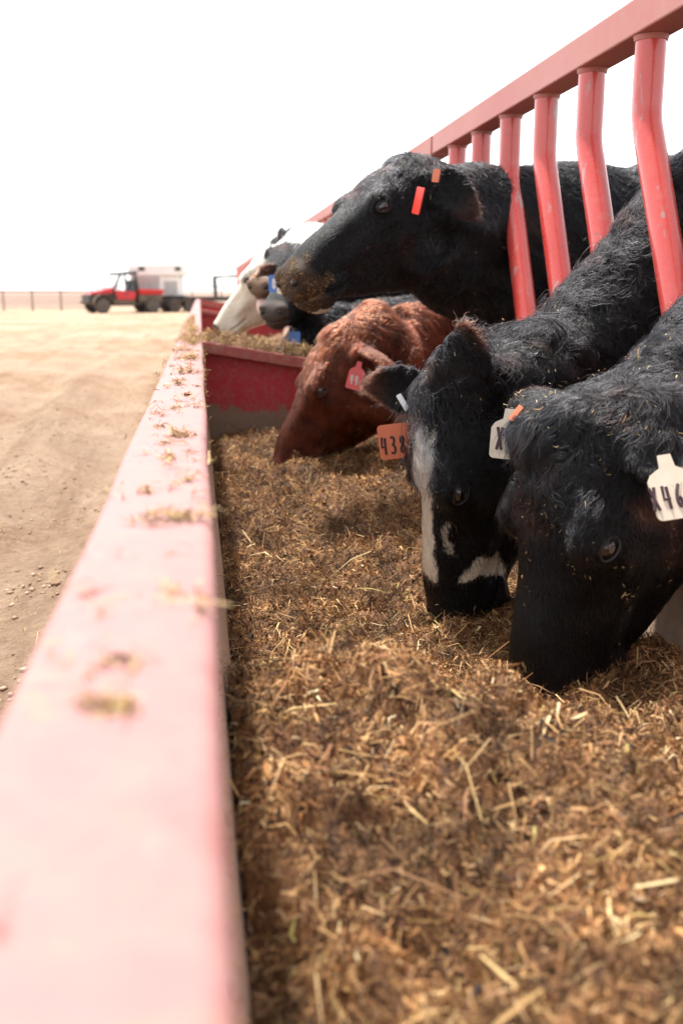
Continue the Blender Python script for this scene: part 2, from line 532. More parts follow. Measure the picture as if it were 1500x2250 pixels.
def build_clods():
    n = 45000
    y = 1.3 * (11 / 1.3) ** RNG.random(n)
    x = RNG.uniform(-4.2, -0.12, n)
    dense = Waves(0.7, 10, 21)(np.c_[x, y, 0*x])
    keep = RNG.random(n) < np.clip(0.35 + 0.4 * dense, 0.05, 1)
    x, y = x[keep], y[keep]
    n = len(x)
    r = 0.0016 * (0.008 / 0.0016) ** (RNG.random(n) ** 3.2)
    base = np.array([(1, 0, 0), (-1, 0, 0), (0, 1, 0), (0, -1, 0), (0, 0, 1), (0, 0, -1)], float)
    tri = np.array([(0, 2, 4), (2, 1, 4), (1, 3, 4), (3, 0, 4), (2, 0, 5), (1, 2, 5), (3, 1, 5), (0, 3, 5)])
    V = base[None] * r[:, None, None] * RNG.uniform(0.6, 1.5, (n, 6, 1)) * np.array([1.2, 1.2, 0.7])
    V = V + np.c_[x, y, ground_z(x, y) + r * 0.25][:, None, :]
    F = (np.arange(n)[:, None, None] * 6 + tri[None]).reshape(-1, 3)
    c = pick([(0.30, 0.19, 0.12), (0.38, 0.26, 0.17), (0.46, 0.34, 0.23), (0.22, 0.135, 0.085)], [2, 3, 2, 1], n)
    o = link('dirt_clods', np_mesh('dirt_clods', V.reshape(-1, 3), F, np.repeat(c, 6, 0)), M['chaff'])
    tag(o, 'crumbled dirt clods and grit strewn over the dry yard', None, None, 'stuff')
    n = 2600
    y = 1.3 * (9 / 1.3) ** RNG.random(n); x = -0.13 - np.abs(RNG.normal(size=n)) * 1.3
    P = np.c_[x, y, ground_z(x, y) + 0.004]
    N = np.tile((0.0, 0, 1), (n, 1))
    V, F, C = feed_bits(n, P, N, 0.005, 0.016, cols=[(0.5, 0.38, 0.22), (0.36, 0.25, 0.13), (0.16, 0.09, 0.05)], wts=[3, 2, 1], lift=0.04)
    o = link('straw_litter', np_mesh('straw_litter', V, F, C), M['chaff'])
    tag(o, 'pale straw bits dropped on the dirt beside the feed bunk', None, None, 'stuff')
build_clods()

# ------------------------------------------------------------------ feed bunks
BAR_X, BAR_Y0, BAR_S = 0.96, 2.172, 0.329
RAIL_Z = 0.58
def rail_mesh(y0, y1):
    """Heavy rolled side rail with slightly uneven, dented top."""
    prof = []
    x0, x1, z0, z1, r = -0.102, 0.005, 0.47, RAIL_Z, 0.011
    for cx, cz, a0 in ((x1 - r, z1 - r, 0), (x0 + r, z1 - r, 90), (x0 + r, z0 + r, 180), (x1 - r, z0 + r, 270)):
        for k in range(4):
            a = RAD(a0 + 30 * k)
            prof.append((cx + r * math.cos(a), cz + r * math.sin(a)))
    n = max(8, int((y1 - y0) / 0.05))
    rings = []
    for i in range(n + 1):
        y = y0 + (y1 - y0) * i / n
        rings.append([np.array((x + 0.0012 * math.sin(7*y + 3*z), y, z + 0.0016 * math.sin(5.3*y + 9*x))) for x, z in prof])
    return MB().rings(rings)

def bar_path(y):
    zb, zt = 0.40, 1.309
    pts = []
    bend = 1.14
    ey = lambda z: y - 0.52 * max(0.0, bend - z)
    for z in (zt, 1.25, 1.185):
        pts.append((BAR_X, y, z))
    for z in (1.165, 1.15, 1.135, 1.12):                                   # a soft mitre bend
        t = (1.165 - z) / 0.045
        pts.append((BAR_X, y - 0.0105 * t * t, z))
    y0 = pts[-1][1]
    for z in (1.08, 0.95, 0.8, 0.6, zb):
        pts.append((BAR_X, y0 - 0.52 * (1.12 - z), z))
    return pts

def bunk_section(y0, y1, label, top_from=None, panels=True, group='steel feed bunk sections in one line'):
    b = empty('feed_bunk', (0.43, (y0 + y1) / 2, 0))
    off = -Vector(b.location)
    def put(mb, name, mat, parent=b, smooth=False, fix=True):
        mb.v = [(p[0]+off.x, p[1]+off.y, p[2]+off.z) for p in mb.v] if parent is b else mb.v
        o = mb.build(name, mat, parent, smooth)
        if fix: fix_normals(o.data)
        return o
    put(rail_mesh(y0, y1), 'side_rail', M['rail_paint'], smooth=True)
    # outer skirt and sloping inner wall below the rail
    put(MB().hexa([(-0.085, y0+.004, 0.05), (-0.075, y0+.004, 0.05), (-0.075, y1-.004, 0.05), (-0.085, y1-.004, 0.05),
                   (-0.085, y0+.004, 0.474), (-0.075, y0+.004, 0.474), (-0.075, y1-.004, 0.474), (-0.085, y1-.004, 0.474)]), 'side_wall', M['side_paint'])
    put(MB().hexa([(0.04, y0+.004, 0.0), (0.048, y0+.004, 0.0), (0.048, y1-.004, 0.0), (0.04, y1-.004, 0.0),
                   (-0.014, y0+.004, 0.473), (-0.006, y0+.004, 0.473), (-0.006, y1-.004, 0.473), (-0.014, y1-.004, 0.473)]), 'inner_wall', M['tan_wall'])
    put(MB().hexa([(0.74, y0+.004, 0.0), (0.748, y0+.004, 0.0), (0.748, y1-.004, 0.0), (0.74, y1-.004, 0.0),
                   (0.915, y0+.004, 0.40), (0.923, y0+.004, 0.40), (0.923, y1-.004, 0.40), (0.915, y1-.004, 0.40)]), 'inner_wall', M['tan_wall'])
    put(MB().box(0.049, 0.738, y0+.006, y1-.006, 0.0, 0.012), 'floor', M['tan_wall'])
    put(MB().box(0.916, 1.004, y0, y1, 0.402, 0.462, 0.008), 'lower_rail', M['top_paint'])
    put(MB().box(0.99, 1.0, y0+.004, y1-.004, 0.05, 0.401), 'cow_side_wall', M['side_paint'])
    for yy in np.arange(y0 + 0.5, y1, 1.5):
        put(MB().box(-0.07, 0.985, yy-.03, yy+.03, -0.02, -0.002 + 0.0), 'cross_skid', M['steel_dark'])
    for yy in np.arange(y0 + 0.5, y1, 1.5):
        put(MB().box(-0.066, -0.006, yy-.03, yy+.03, -0.002, 0.47), 'stand_leg', M['side_paint'])
        put(MB().box(0.93, 0.988, yy-.03, yy+.03, -0.002, 0.40), 'stand_leg', M['side_paint'])
    if panels:
        # end panel, lower on the cow side; folded lip along its top
        yy = y1
        put(MB().hexa([(0.006, yy-.016, 0.02), (0.90, yy-.016, 0.02), (0.90, yy-.008, 0.02), (0.006, yy-.008, 0.02),
                       (0.006, yy-.016, 0.556), (0.90, yy-.016, 0.405), (0.90, yy-.008, 0.405), (0.006, yy-.008, 0.556)]), 'end_panel', M['end_panel'])
        put(MB().hexa([(0.006, yy-.062, 0.545), (0.955, yy-.062, 0.386), (0.955, yy+.02, 0.386), (0.006, yy+.02, 0.545),
                       (0.006, yy-.062, 0.588), (0.955, yy-.062, 0.429), (0.955, yy+.02, 0.429), (0.006, yy+.02, 0.588)], 0.004), 'panel_lip', M['lip_paint'])
    # slant-bar stanchion above the cow side
    put(MB().box(0.92, 1.0, y0, y1, 1.307, 1.381, 0.004), 'top_rail', M['top_paint'])
    k0 = math.ceil((y0 + 0.12 - BAR_Y0) / BAR_S)
    k = k0
    while BAR_Y0 + k * BAR_S < y1 - 0.02:
        yb = BAR_Y0 + k * BAR_S
        if k == k0:
            first = put(MB().tube(bar_path(yb), 0.0325, 20), 'bar', M['bar_paint'], smooth=True)
            collar = MB().tube([(BAR_X, yb, 1.296), (BAR_X, yb, 1.3065)], [0.0345, 0.0375], 20)
            collar.v = [(p[0]+off.x, p[1]+off.y, p[2]+off.z) for p in collar.v]
            c0 = collar.build('weld_collar', M['top_paint'], first, True)
            fix_normals(c0.data)
        else:
            o = first.copy(); COL.objects.link(o); o.parent = b
            o.location = (0, (k - k0) * BAR_S, 0)
            c = c0.copy(); COL.objects.link(c); c.parent = o
        k += 1
    tag(b, label, 'feed bunk', group)
    return b

bunk_section(-0.9, 4.06, 'nearest red steel feed bunk with blurred pale rail, red end panel and slanted bars')
bunk_section(4.09, 11.2, 'second red feed bunk section, just beyond the straw topped red end panel')
bunk_section(11.42, 18.5, 'farthest red feed bunk section, only its pink corner showing beyond the white faced cow')

bunk_section(18.72, 26.5, 'last red feed bunk section, its top rail ending beyond the far cattle')
# ------------------------------------------------------------------ feed
HX = [0.3, 0.8, 1.05, 1.25, 1.5, 1.8, 2.1, 2.5, 2.9, 3.4, 4.1]
HZ = [0.275, 0.275, 0.285, 0.29, 0.165, 0.11, 0.088, 0.12, 0.18, 0.215, 0.225]
def feed_z(x, y, fine=True):
    P = np.c_[x, y, 0*x]
    ysh = y + 0.35 * (x - 0.2)                                    # the near heap slews across the trough
    ysh = np.where(y > 1.5, y + (ysh - y) * np.clip(1.9 - y, 0, 0.4) / 0.4, ysh)
    z = np.interp(ysh, HX, HZ)
    z = z - 0.03 * np.exp(-((x - 0.0) / 0.07) ** 2) + 0.03 * smoothstep(0.55, 0.85, x) + 0.05 * smoothstep(0.6, 0.8, x) * np.exp(-((y - 1.6) / 0.35) ** 2)
    z = z + Waves(0.55, 12, 31)(P) * 0.013 + (0.5 - np.abs(Waves(0.26, 12, 32)(P))) * 0.020 + Waves(0.13, 14, 35)(P) * 0.007
    z = z + 0.055 * np.exp(-((x - 0.22) / 0.13) ** 2 - ((y - 1.14) / 0.13) ** 2) - 0.012 * np.exp(-((x - 0.52) / 0.14) ** 2 - ((y - 1.40) / 0.12) ** 2)
    z = z - 0.047 * smoothstep(.30, .46, x) * np.exp(-((y - 1.18) / 0.26) ** 2)
    if fine: z = z + Waves(0.07, 14, 33)(P) * 0.0048 + Waves(0.03, 14, 34)(P) * 0.0032
    return z

def feed_mass(name, y0, y1, n_bits, label, zoff=0.0, step=0.012, lmin=0.0026, lmax=0.022, near=True):
    xs = np.arange(0.0, 0.90, step); ys = np.arange(y0, y1, step)
    X, Y = np.meshgrid(xs, ys)
    x, y = X.ravel(), Y.ravel()
    z = feed_z(x, y) + zoff
    wall_l = 0.04 - (z / 0.473) * 0.054
    wall_r = 0.74 + (z / 0.40) * 0.175
    xx = wall_l + 0.012 + (x / 0.888) * (wall_r - wall_l - 0.018)
    z = feed_z(xx, y) + zoff
    V = np.c_[xx, y, z - 0.004]
    nx = len(xs)
    i = (np.arange(len(ys) - 1)[:, None] * nx + np.arange(nx - 1)[None, :]).ravel()
    F = np.c_[i, i + 1, i + nx + 1, i + nx]
    C = pick(FEED_COL[:4], [1, 2.4, 2.2, 0.8], len(V)) * 0.8
    # loose chopped pieces over it
    if near:
        yb = y0 + 0.25 + (y1 - y0 - 0.27) * RNG.random(n_bits) ** 1.25
    else:
        yb = RNG.uniform(y0 + 0.02, y1 - 0.02, n_bits)
    xb = RNG.uniform(0.02, 0.86, n_bits)
    zb = feed_z(xb, yb) + zoff
    ok = (xb > 0.04 - (zb/0.473)*0.054 + 0.012) & (xb < 0.74 + (zb/0.40)*0.175 - 0.02)
    xb, yb, zb = xb[ok], yb[ok], zb[ok]
    n = len(xb)
    e = 0.004
    zx = (feed_z(xb + e, yb) + zoff - zb) / e; zy = (feed_z(xb, yb + e) + zoff - zb) / e
    N = np.c_[-zx, -zy, np.ones(n)]; N /= np.linalg.norm(N, axis=1, keepdims=True)
    P = np.c_[xb, yb, zb] + N * RNG.uniform(-0.003, 0.007, (n, 1))
    al = np.c_[np.cos(1.2*Waves(.3, 8, 46)(P) - .7), np.sin(1.2*Waves(.3, 8, 46)(P) - .7), 0*xb] * (2.2 * RNG.random((n, 1)) ** 2)
    V2, F2, C2 = feed_bits(n, P, N, lmin, lmax, bias=al)
    # patches that are drier and paler, others moist and dark
    shade = np.clip(1 + 0.30 * Waves(0.22, 10, 41)(V2) + 0.18 * Waves(0.05, 10, 42)(V2), 0.4, 1.7)[:, None]
    C2 = np.clip(C2 * shade, 0, 0.8)
    me = np_mesh(name, np.r_[V, V2], np.r_[F, F2 + len(V)], np.r_[C, C2])
    o = link(name, me, M['chaff'])
    tag(o, label, None, None, 'stuff')
    return o
feed_mass('chopped_feed', -0.3, 4.035, 400000, 'brown chopped feed with straw heaped along the nearest bunk')
feed_mass('chopped_feed', 4.12, 11.1, 14000, 'brown chopped feed in the second bunk behind the end panel', 0.05, 0.05, 0.012, 0.04, False)

def coarse_stems():
    n = 520
    y = 0.42 + 2.3 * RNG.random(n) ** 1.5
    x = RNG.uniform(0.06, 0.80, n)
    z = feed_z(x, y)
    P = np.c_[x, y, z + RNG.uniform(0.002, 0.012, n)]
    N = np.tile((0.0, 0, 1.0), (n, 1))
    L = 0.02 * 6.0 ** (RNG.random(n) ** 1.6); W = RNG.uniform(0.0012, 0.0042, n)
    C = pick([(0.50, 0.35, 0.15), (0.60, 0.46, 0.24), (0.36, 0.22, 0.09), (0.20, 0.10, 0.045), (0.38, 0.32, 0.10)], [3, 2, 3, 2, 1], n)
    V, F, C2 = flakes(P, N, L, W, C, 0.3, RNG, 0.12)
    o = link('coarse_stems', np_mesh('coarse_stems', V, F, C2), M['chaff'])
    tag(o, 'longer pale stems and leaf shreds lying on the brown feed', None, None, 'stuff')
coarse_stems()

HAY_COL = [(0.16, 0.085, 0.035), (0.28, 0.17, 0.07), (0.42, 0.29, 0.13), (0.55, 0.41, 0.21), (0.08, 0.045, 0.022)]
HAY_W = [2, 2.5, 2.5, 1.4, 0.9]
def hay_patch(centers, label, name='loose_hay'):
    """centers: (x, y, z, rx, ry, height, n)"""
    VV, FF, CC, k = [], [], [], 0
    for (x, y, z, rx, ry, h, n) in centers:
        a = RNG.uniform(0, 2*math.pi, n); r = RNG.random(n) ** .8
        k_ = RNG.integers(0, 5, n); jx, jy = RNG.normal(size=5)*.55, RNG.normal(size=5)*.55
        r = r * np.array([1.0, .7, .5, .8, .4])[k_]
        px, py = x + rx*(.7*r*np.cos(a) + .8*jx[k_]), y + ry*(.7*r*np.sin(a) + .8*jy[k_])
        zz = z + h * RNG.random(n) * (1 - r**2) + 0.002
        px = np.clip(px, -0.108, 2.0)
        P = np.c_[px, py, zz if not callable(z) else zz]
        N = np.tile((0.0, 0, 1.0), (n, 1))
        V, F, C = feed_bits(n, P, N, 0.004, 0.018, cols=HAY_COL, wts=HAY_W, lift=0.2, straw=0.25)
        VV.append(V); FF.append(F + k); CC.append(C); k += len(V)
    o = link(name, np_mesh(name, np.concatenate(VV), np.concatenate(FF), np.concatenate(CC)), M['chaff'])
    tag(o, label, None, None, 'stuff')
hay_patch([(-0.05, 4.10, RAIL_Z, 0.065, 0.34, 0.03, 2600), (-0.06, 3.62, RAIL_Z, 0.035, 0.10, 0.01, 160), (-0.03, 3.1, RAIL_Z, 0.06, 0.09, 0.012, 420),
           (-0.05, 2.52, RAIL_Z, 0.025, 0.035, 0.014, 160), (-0.055, 2.25, RAIL_Z, 0.02, 0.022, 0.012, 90), (-0.026, 1.42, RAIL_Z, 0.03, 0.03, 0.006, 130),
           (-0.035, 0.885, RAIL_Z, 0.03, 0.022, 0.004, 150), (-0.045, 0.472, RAIL_Z, 0.03, 0.010, 0.003, 90), (-0.05, 5.2, RAIL_Z, 0.05, 0.8, 0.03, 2200),
           (-0.05, 7.2, RAIL_Z, 0.05, 1.2, 0.03, 2200)],
          'patches of dry hay lying on the pale bunk rail')
sc = [(-0.05 + RNG.normal()*.03, y, RAIL_Z, .004 + .02*RNG.random(), .006 + .03*RNG.random(), .002, int(2 + 22*RNG.random()**2)) for y in 0.45 + 3.6*RNG.random(170)**.8]
hay_patch(sc, 'feed crumbs scattered along the pale bunk rail', 'scattered_feed')
hx = np.linspace(0.02, 0.80, 30)
hay_patch([(x, 4.045, 0.588 - 0.1675*(x - 0.006), 0.05, 0.042, 0.055, 360) for x in hx], 'strip of straw heaped on the sloping end panel lip')
def wall_dust():
    n = 5200
    y = 0.3 + 3.7 * RNG.random(n); z = 0.575 - 0.24 * RNG.random(n) ** 2.2
    P = np.c_[np.where(z > 0.47, 0.0072, 0.04 - (z/0.473)*0.054 + 0.011), y, z]
    keep = (z < 0.47) | (RNG.random(n) < 0.35 * smoothstep(1.6, 3.4, y))
    P = P[keep]
    V, F, C = feed_bits(len(P), P, np.tile((1.0, 0, 0.25), (len(P), 1)), 0.004, 0.014, cols=HAY_COL, wts=HAY_W, lift=0.25)
    o = link('feed_crumbs', np_mesh('feed_crumbs', V, F, C), M['chaff'])
    tag(o, 'feed crumbs clinging to the inner face of the pale rail', None, None, 'stuff')
wall_dust()


M['tan_skin'] = flat_mat('tan_eyelid_skin', (0.16, 0.10, 0.075), 0.5, 0, 0.3, 90)
M['nostril'] = flat_mat('nostril_shade_skin', (0.006, 0.004, 0.004), 0.4, 0, 0.3, 90)  # near-black: shade inside the nostril is put into the skin colour

# ------------------------------------------------------------------ cattle
HEAD = [  # x along the face, top, bottom, half width, jaw width factor
    (-.055, -.045, -.185, .070, .8), (-.02, -.012, -.225, .086, .8), (.02, .006, -.248, .094, .74), (.06, .012, -.262, .098, .66), (.10, .014, -.266, .101, .60),
    (.14, .012, -.258, .106, .56), (.18, .006, -.243, .110, .54), (.215, 0, -.228, .104, .54), (.25, -.004, -.212, .090, .56), (.29, -.007, -.196, .079, .58),
    (.33, -.009, -.182, .072, .62), (.37, -.010, -.160, .066, .68), (.41, -.014, -.148, .065, .74), (.445, -.021, -.140, .069, .78), (.475, -.029, -.136, .068, .78),
    (.498, -.042, -.128, .060, .78), (.513, -.056, -.115, .044, .8), (.521, -.072, -.100, .024, .9)]
EYE_L = np.array((.195, .108, -.032))


def head_rings():
    out = []
    for x, zt, zb, w, jw in HEAD:
        zc = zt - 0.30 * (zt - zb)
        ring = []
        for k in range(32):
            a = 2 * math.pi * k / 32
            c, s = math.cos(a), math.sin(a)
            n = 2.5 if s > 0 else 2.15
            y = w * math.copysign(abs(c) ** (2 / n), c)
            if s > 0: z = zc + (zt - zc) * abs(s) ** (2 / n)
            else:
                d = abs(s) ** (2 / n)
                z = zc - (zc - zb) * d
                y *= 1 - (1 - jw) * smoothstep(0.15, 0.95, d)
            ring.append(np.array((x, y, z)))
        out.append(ring)
    return out

def ear_line(e, k=9):
    b, d, dr = np.array(e['base']), np.array(e['dir'], float), np.array(e.get('droop', (0, 0, 0)), float)
    d /= np.linalg.norm(d)
    t = np.linspace(-0.12, 1, k)[:, None]
    return b + d * t * e.get('len', .185) + dr * np.clip(t, 0, 1) ** 2

def ear_rings(e):
    P = ear_line(e)
    prof = np.interp(np.linspace(-.12, 1, 9), [-.12, 0, .15, .4, .65, .85, 1], [.028, .030, .042, .060, .056, .036, .010]) * e.get('fat', 1.0)
    th = np.interp(np.linspace(-.12, 1, 9), [-.12, .2, .6, 1], [.026, .017, .012, .008])
    opn = np.array(e['open'], float)
    out = []
    for i in range(9):
        t = P[min(i+1, 8)] - P[max(i-1, 0)]; t /= np.linalg.norm(t)
        o = opn - t * (opn @ t); o /= np.linalg.norm(o)
        s = np.cross(t, o)
        cup = 0.45 * prof[i] * min(1, max(0, (i - 1) / 2.0))
        out.append([P[i] + s * prof[i] * math.cos(a) + o * (th[i] * math.sin(a) + cup * (abs(math.cos(a)) ** 2 - 0.45)) for a in np.linspace(0, 2*math.pi, 18, endpoint=False)])
    return out

def sweep(pts, n=26):
    """pts: (centre, half width, half height, up). Rings across the path."""
    C = [np.array(p[0], float) for p in pts]
    out = []
    for i, (c, w, h, up) in enumerate(pts):
        t = C[min(i+1, len(C)-1)] - C[max(i-1, 0)]; t /= np.linalg.norm(t)
        u = np.array(up, float); u = u - t * (u @ t); u /= np.linalg.norm(u)
        s = np.cross(u, t)
        out.append([C[i] + s * w * math.copysign(abs(math.cos(a)) ** 0.9, math.cos(a)) + u * h * math.sin(a) * (1 if math.sin(a) > 0 else 1) for a in np.linspace(0, 2*math.pi, n, endpoint=False)])
    return out

def spline(pts, sub=4):
    """Catmull-Rom through (centre, w, h, up) stations."""
    A = np.array([[*p[0], p[1], p[2], *p[3]] for p in pts], float)
    A = np.vstack([2*A[0] - A[1], A, 2*A[-1] - A[-2]])
    out = []
    for i in range(1, len(A) - 2):
        for k in range(sub):
            t = k / sub
            a, b, c, d = A[i-1], A[i], A[i+1], A[i+2]
            q = 0.5 * ((2*b) + (-a + c)*t + (2*a - 5*b + 4*c - d)*t*t + (-a + 3*b - 3*c + d)*t**3)
            out.append((q[:3], q[3], q[4], q[5:8]))
    q = A[-2]
    out.append((q[:3], q[3], q[4], q[5:8]))
    return out

def edges_of(F):
    e = np.vstack([F[:, [0, 1]], F[:, [1, 2]], F[:, [2, 3]], F[:, [3, 0]]]) if F.shape[1] == 4 else np.vstack([F[:, [0, 1]], F[:, [1, 2]], F[:, [2, 0]]])
    return np.unique(np.sort(e, 1), axis=0)

def lap(V, E, wt, it):
    n = len(V)
    deg = np.bincount(E.ravel(), minlength=n).astype(float)[:, None]
    for k in range(it):
        S = np.zeros_like(V)
        for c in range(3):
            S[:, c] = np.bincount(E[:, 0], V[E[:, 1], c], n) + np.bincount(E[:, 1], V[E[:, 0], c], n)
        V = V + wt[:, None] * (S / np.maximum(deg, 1) - V)
    return V

STROKES = {
    '4': [[(.12, 1), (.0, .42), (.62, .46)], [(.50, .95), (.46, 0)]],
    '3': [[(.02, .92), (.28, 1), (.5, .86), (.46, .64), (.2, .53), (.48, .46), (.56, .22), (.32, 0), (0, .1)]],
    '8': [[(.5, .85), (.28, 1), (.06, .82), (.16, .6), (.46, .42), (.54, .18), (.3, 0), (.04, .16), (.14, .42), (.44, .62), (.5, .85)]],
    'X': [[(0, 1), (.55, 0)], [(.52, 1), (.03, 0)]],
    '6': [[(.5, 1), (.16, .66), (.03, .26), (.24, 0), (.5, .16), (.46, .42), (.2, .46), (.05, .3)]],
    '0': [[(.28, 1), (.05, .72), (.04, .28), (.28, 0), (.52, .28), (.5, .72), (.28, 1)]],
}
def tag_frame(pos, nrm, up):
    n = Vector(nrm).normalized(); u = Vector(up); u = (u - n * u.dot(n)).normalized(); r = u.cross(n)
    Mx = Matrix((r, u, n)).transposed().to_4x4(); Mx.translation = Vector(pos)
    return Mx

def ear_tag(root, pos, nrm, up, w, h, mat, text='', ink='ink', tsize=0.4, neck=True, toff=(0, -.12), thick=0.003, label=None, name='ear_tag', curl=0.0):
    Mx = tag_frame(pos, nrm, up)
    r = 0.12 * w
    out = []
    def arc(cx, cy, a0, a1):
        for k in range(5):
            a = RAD(a0 + (a1 - a0) * k / 4)
            out.append((cx + r*math.cos(a), cy + r*math.sin(a)))
    arc(w/2 - r, -h/2 + r, -90, 0)
    if neck:
        out += [(w/2, h*.18), (w*.40, h*.30), (w*.17, h*.40), (w*.14, h*.62), (-w*.14, h*.62), (-w*.17, h*.40), (-w*.40, h*.30), (-w/2, h*.18)]
    else:
        arc(w/2 - r, h/2 - r, 0, 90); arc(-w/2 + r, h/2 - r, 90, 180)
    arc(-w/2 + r, -h/2 + r, 180, 270)
    n = len(out)
    cz = lambda x: curl * (x / w) ** 2
    vs = [xf(Mx, (x, y, cz(x) - thick/2)) for x, y in out] + [xf(Mx, (x, y, cz(x) + thick/2)) for x, y in out]
    fs = [tuple(reversed(range(n))), tuple(range(n, 2*n))] + [(i, (i+1) % n, (i+1) % n + n, i + n) for i in range(n)]
    o = MB().add(vs, fs).build(name, M[mat], root)
    if label: o['label'] = label
    if text:
        mb = MB()
        th = tsize * h; cw = th * 0.46
        tw = len(text) * cw * 1.15
        for i, chx in enumerate(text):
            for st in STROKES[chx]:
                pts = [(toff[0]*w - tw/2 + (i * 1.15 + p[0] * 0.95) * cw, toff[1]*h - th/2 + p[1] * th) for p in st]
                if len(pts) > 3:                                  # round the pen strokes
                    q = []
                    for a, b in zip(pts[:-1], pts[1:]): q += [(.75*a[0]+.25*b[0], .75*a[1]+.25*b[1]), (.25*a[0]+.75*b[0], .25*a[1]+.75*b[1])]
                    pts = [pts[0]] + q + [pts[-1]]
                mb.tube([xf(Mx, (x, y, cz(x) + thick/2 + 0.0006)) for x, y in pts], th * 0.07, 6)
        mb.build('number', M[ink], o)
    return o

class Cow: pass

def build_cow(label, poll, rot, s, neck, shoulder, back, ears, color, hair, voxel=0.010, bw=1.0, sx=1.0, sy=1.12, sz=1.30, eye_s=1.0, eyes=True, specks=None, refine=True, ground=0.0, lid='dark_skin', head_mod=None, tuft=None, group='cattle lined up along the feed bunk'):
    c = Cow()
    back = Vector((back[0], back[1], 0)).normalized()
    S = Vector(shoulder)
    root = empty('cow', (S.x + back.x*0.6, S.y + back.y*0.6, ground))
    tag(root, label, 'cow', group)
    rx, ry, rz = (RAD(a) for a in rot)
    R = Matrix.Rotation(rz, 4, 'Z') @ Matrix.Rotation(ry, 4, 'Y') @ Matrix.Rotation(rx, 4, 'X')
    H = Matrix.Translation(Vector(poll)) @ R @ Matrix.Diagonal((s*sx, s*sy, s*sz, 1))
    c.H, c.root = H, root
    hw = lambda p: xf(H, p)
    mb = MB()
    mb.rings([[hw(p) for p in r] for r in head_rings()])
    def ell(cn, r): mb.ellipsoid(cn, r, H)
    for sg in (1, -1):
        ell((.19, sg*.088, -.030), (.045, .030, .036))       # orbit
        ell((.16, sg*.082, -.016), (.05, .026, .018))        # brow
        ell((.13, sg*.058, -.17), (.085, .032, .075))         # cheek muscle
        ell((.475, sg*.040, -.062), (.040, .034, .036))       # nostril wing
        ell((.42, sg*.042, -.112), (.06, .028, .028))         # lip
        ell((.27, sg*.050, -.075), (.10, .030, .026))         # facial crest
    ell((.445, 0, -.134), (.048, .045, .025))                 # chin
    ell((.012, 0, -.002), (.04, .060, .020))                   # poll
    if tuft: ell(*tuft)
    for e in ears: mb.rings([[hw(p) for p in r] for r in ear_rings(e)])
    up_h = (H.to_3x3() @ Vector((-0.45, 0, 1))).normalized()
    st = [(hw((.10, 0, -.125)), .085*s, .135*s, up_h), (hw((.02, 0, -.125)), .100*s, .155*s, up_h), (hw((-.05, 0, -.115)), .105*s, .160*s, up_h)]
    for (p, w, h, u) in neck: st.append((p, w, h, u))
    fwd = -back
    st += [(S + fwd*0.10, .165*bw, .27, (0, 0, 1)), (S, .20*bw, .32, (0, 0, 1))]
    mb.rings(sweep(spline(st)))
    B = lambda d, dz, w, h: ((S.x + back.x*d, S.y + back.y*d, S.z + dz), w*bw, h, (0, 0, 1))
    mb.rings(sweep(spline([B(-.20, -.06, .07, .10), B(-.12, -.04, .16, .22), B(0, -.01, .20, .32), B(.3, -.02, .245, .335), B(.65, -.03, .275, .35), B(1.0, -.01, .255, .32), B(1.25, .02, .21, .27), B(1.4, .03, .14, .20), B(1.46, .02, .06, .10)], 3)))
    lat = Vector((-back.y, back.x, 0))
    g = ground
    for sg in (1, -1):
        def L(d, l, z, w, h=None):
            p = S + back*d + lat*(l*sg*bw); return ((p.x, p.y, z), w, h or w, back)
        mb.rings(sweep(spline([L(.0, .12, S.z-.08, .075, .13), L(.0, .135, S.z-.30, .065, .085), L(.0, .13, g+.34, .042, .048), L(-.005, .13, g+.30, .044, .05), L(.0, .13, g+.12, .03, .032), L(-.02, .13, g+.055, .042, .05), L(-.03, .13, g+.004, .05, .062)], 3), 14))
        mb.rings(sweep(spline([L(1.2, .12, S.z-.02, .09, .19), L(1.18, .14, S.z-.28, .075, .13), L(1.27, .13, g+.44, .045, .065), L(1.33, .13, g+.37, .042, .055), L(1.30, .13, g+.13, .032, .036), L(1.27, .13, g+.055, .042, .05), L(1.26, .13, g+.004, .05, .062)], 3), 14))
    tp = S + back*1.45
    mb.rings(sweep(spline([((tp.x, tp.y, S.z+.20), .03, .03, back), ((tp.x+back.x*.06, tp.y+back.y*.06, S.z+.02), .022, .022, back), ((tp.x+back.x*.05, tp.y+back.y*.05, S.z-.35), .016, .016, back), ((tp.x+back.x*.05, tp.y+back.y*.05, S.z-.5), .03, .03, back)], 4), 12))
    # one continuous skin
    me = mb.mesh('body')
    fix_normals(me)
    o = link('body', me, None, root)
    mod = o.modifiers.new('skin', 'REMESH')
    mod.mode = 'VOXEL'; mod.voxel_size = voxel
    dg = bpy.context.evaluated_depsgraph_get()
    m2 = bpy.data.meshes.new_from_object(o.evaluated_get(dg))
    o.modifiers.clear()
    o.data = m2
    bpy.data.meshes.remove(me)
    Hi = np.array(H.inverted())
    def coords(m):
        a = np.empty(len(m.vertices)*3, np.float32); m.vertices.foreach_get('co', a); return a.reshape(-1, 3).astype(float)
    def local(V): return V @ Hi[:3, :3].T + Hi[:3, 3]
    def faces(m):
        a = np.empty(len(m.loops), np.int32); m.loops.foreach_get('vertex_index', a)
        n = np.empty(len(m.polygons), np.int32); m.polygons.foreach_get('loop_total', n)
        return a, n
    def edges(m):
        a = np.empty(len(m.edges)*2, np.int32); m.edges.foreach_get('vertices', a); return a.reshape(-1, 2)
    EL = [ear_line(e, 24)[3:] for e in ears]
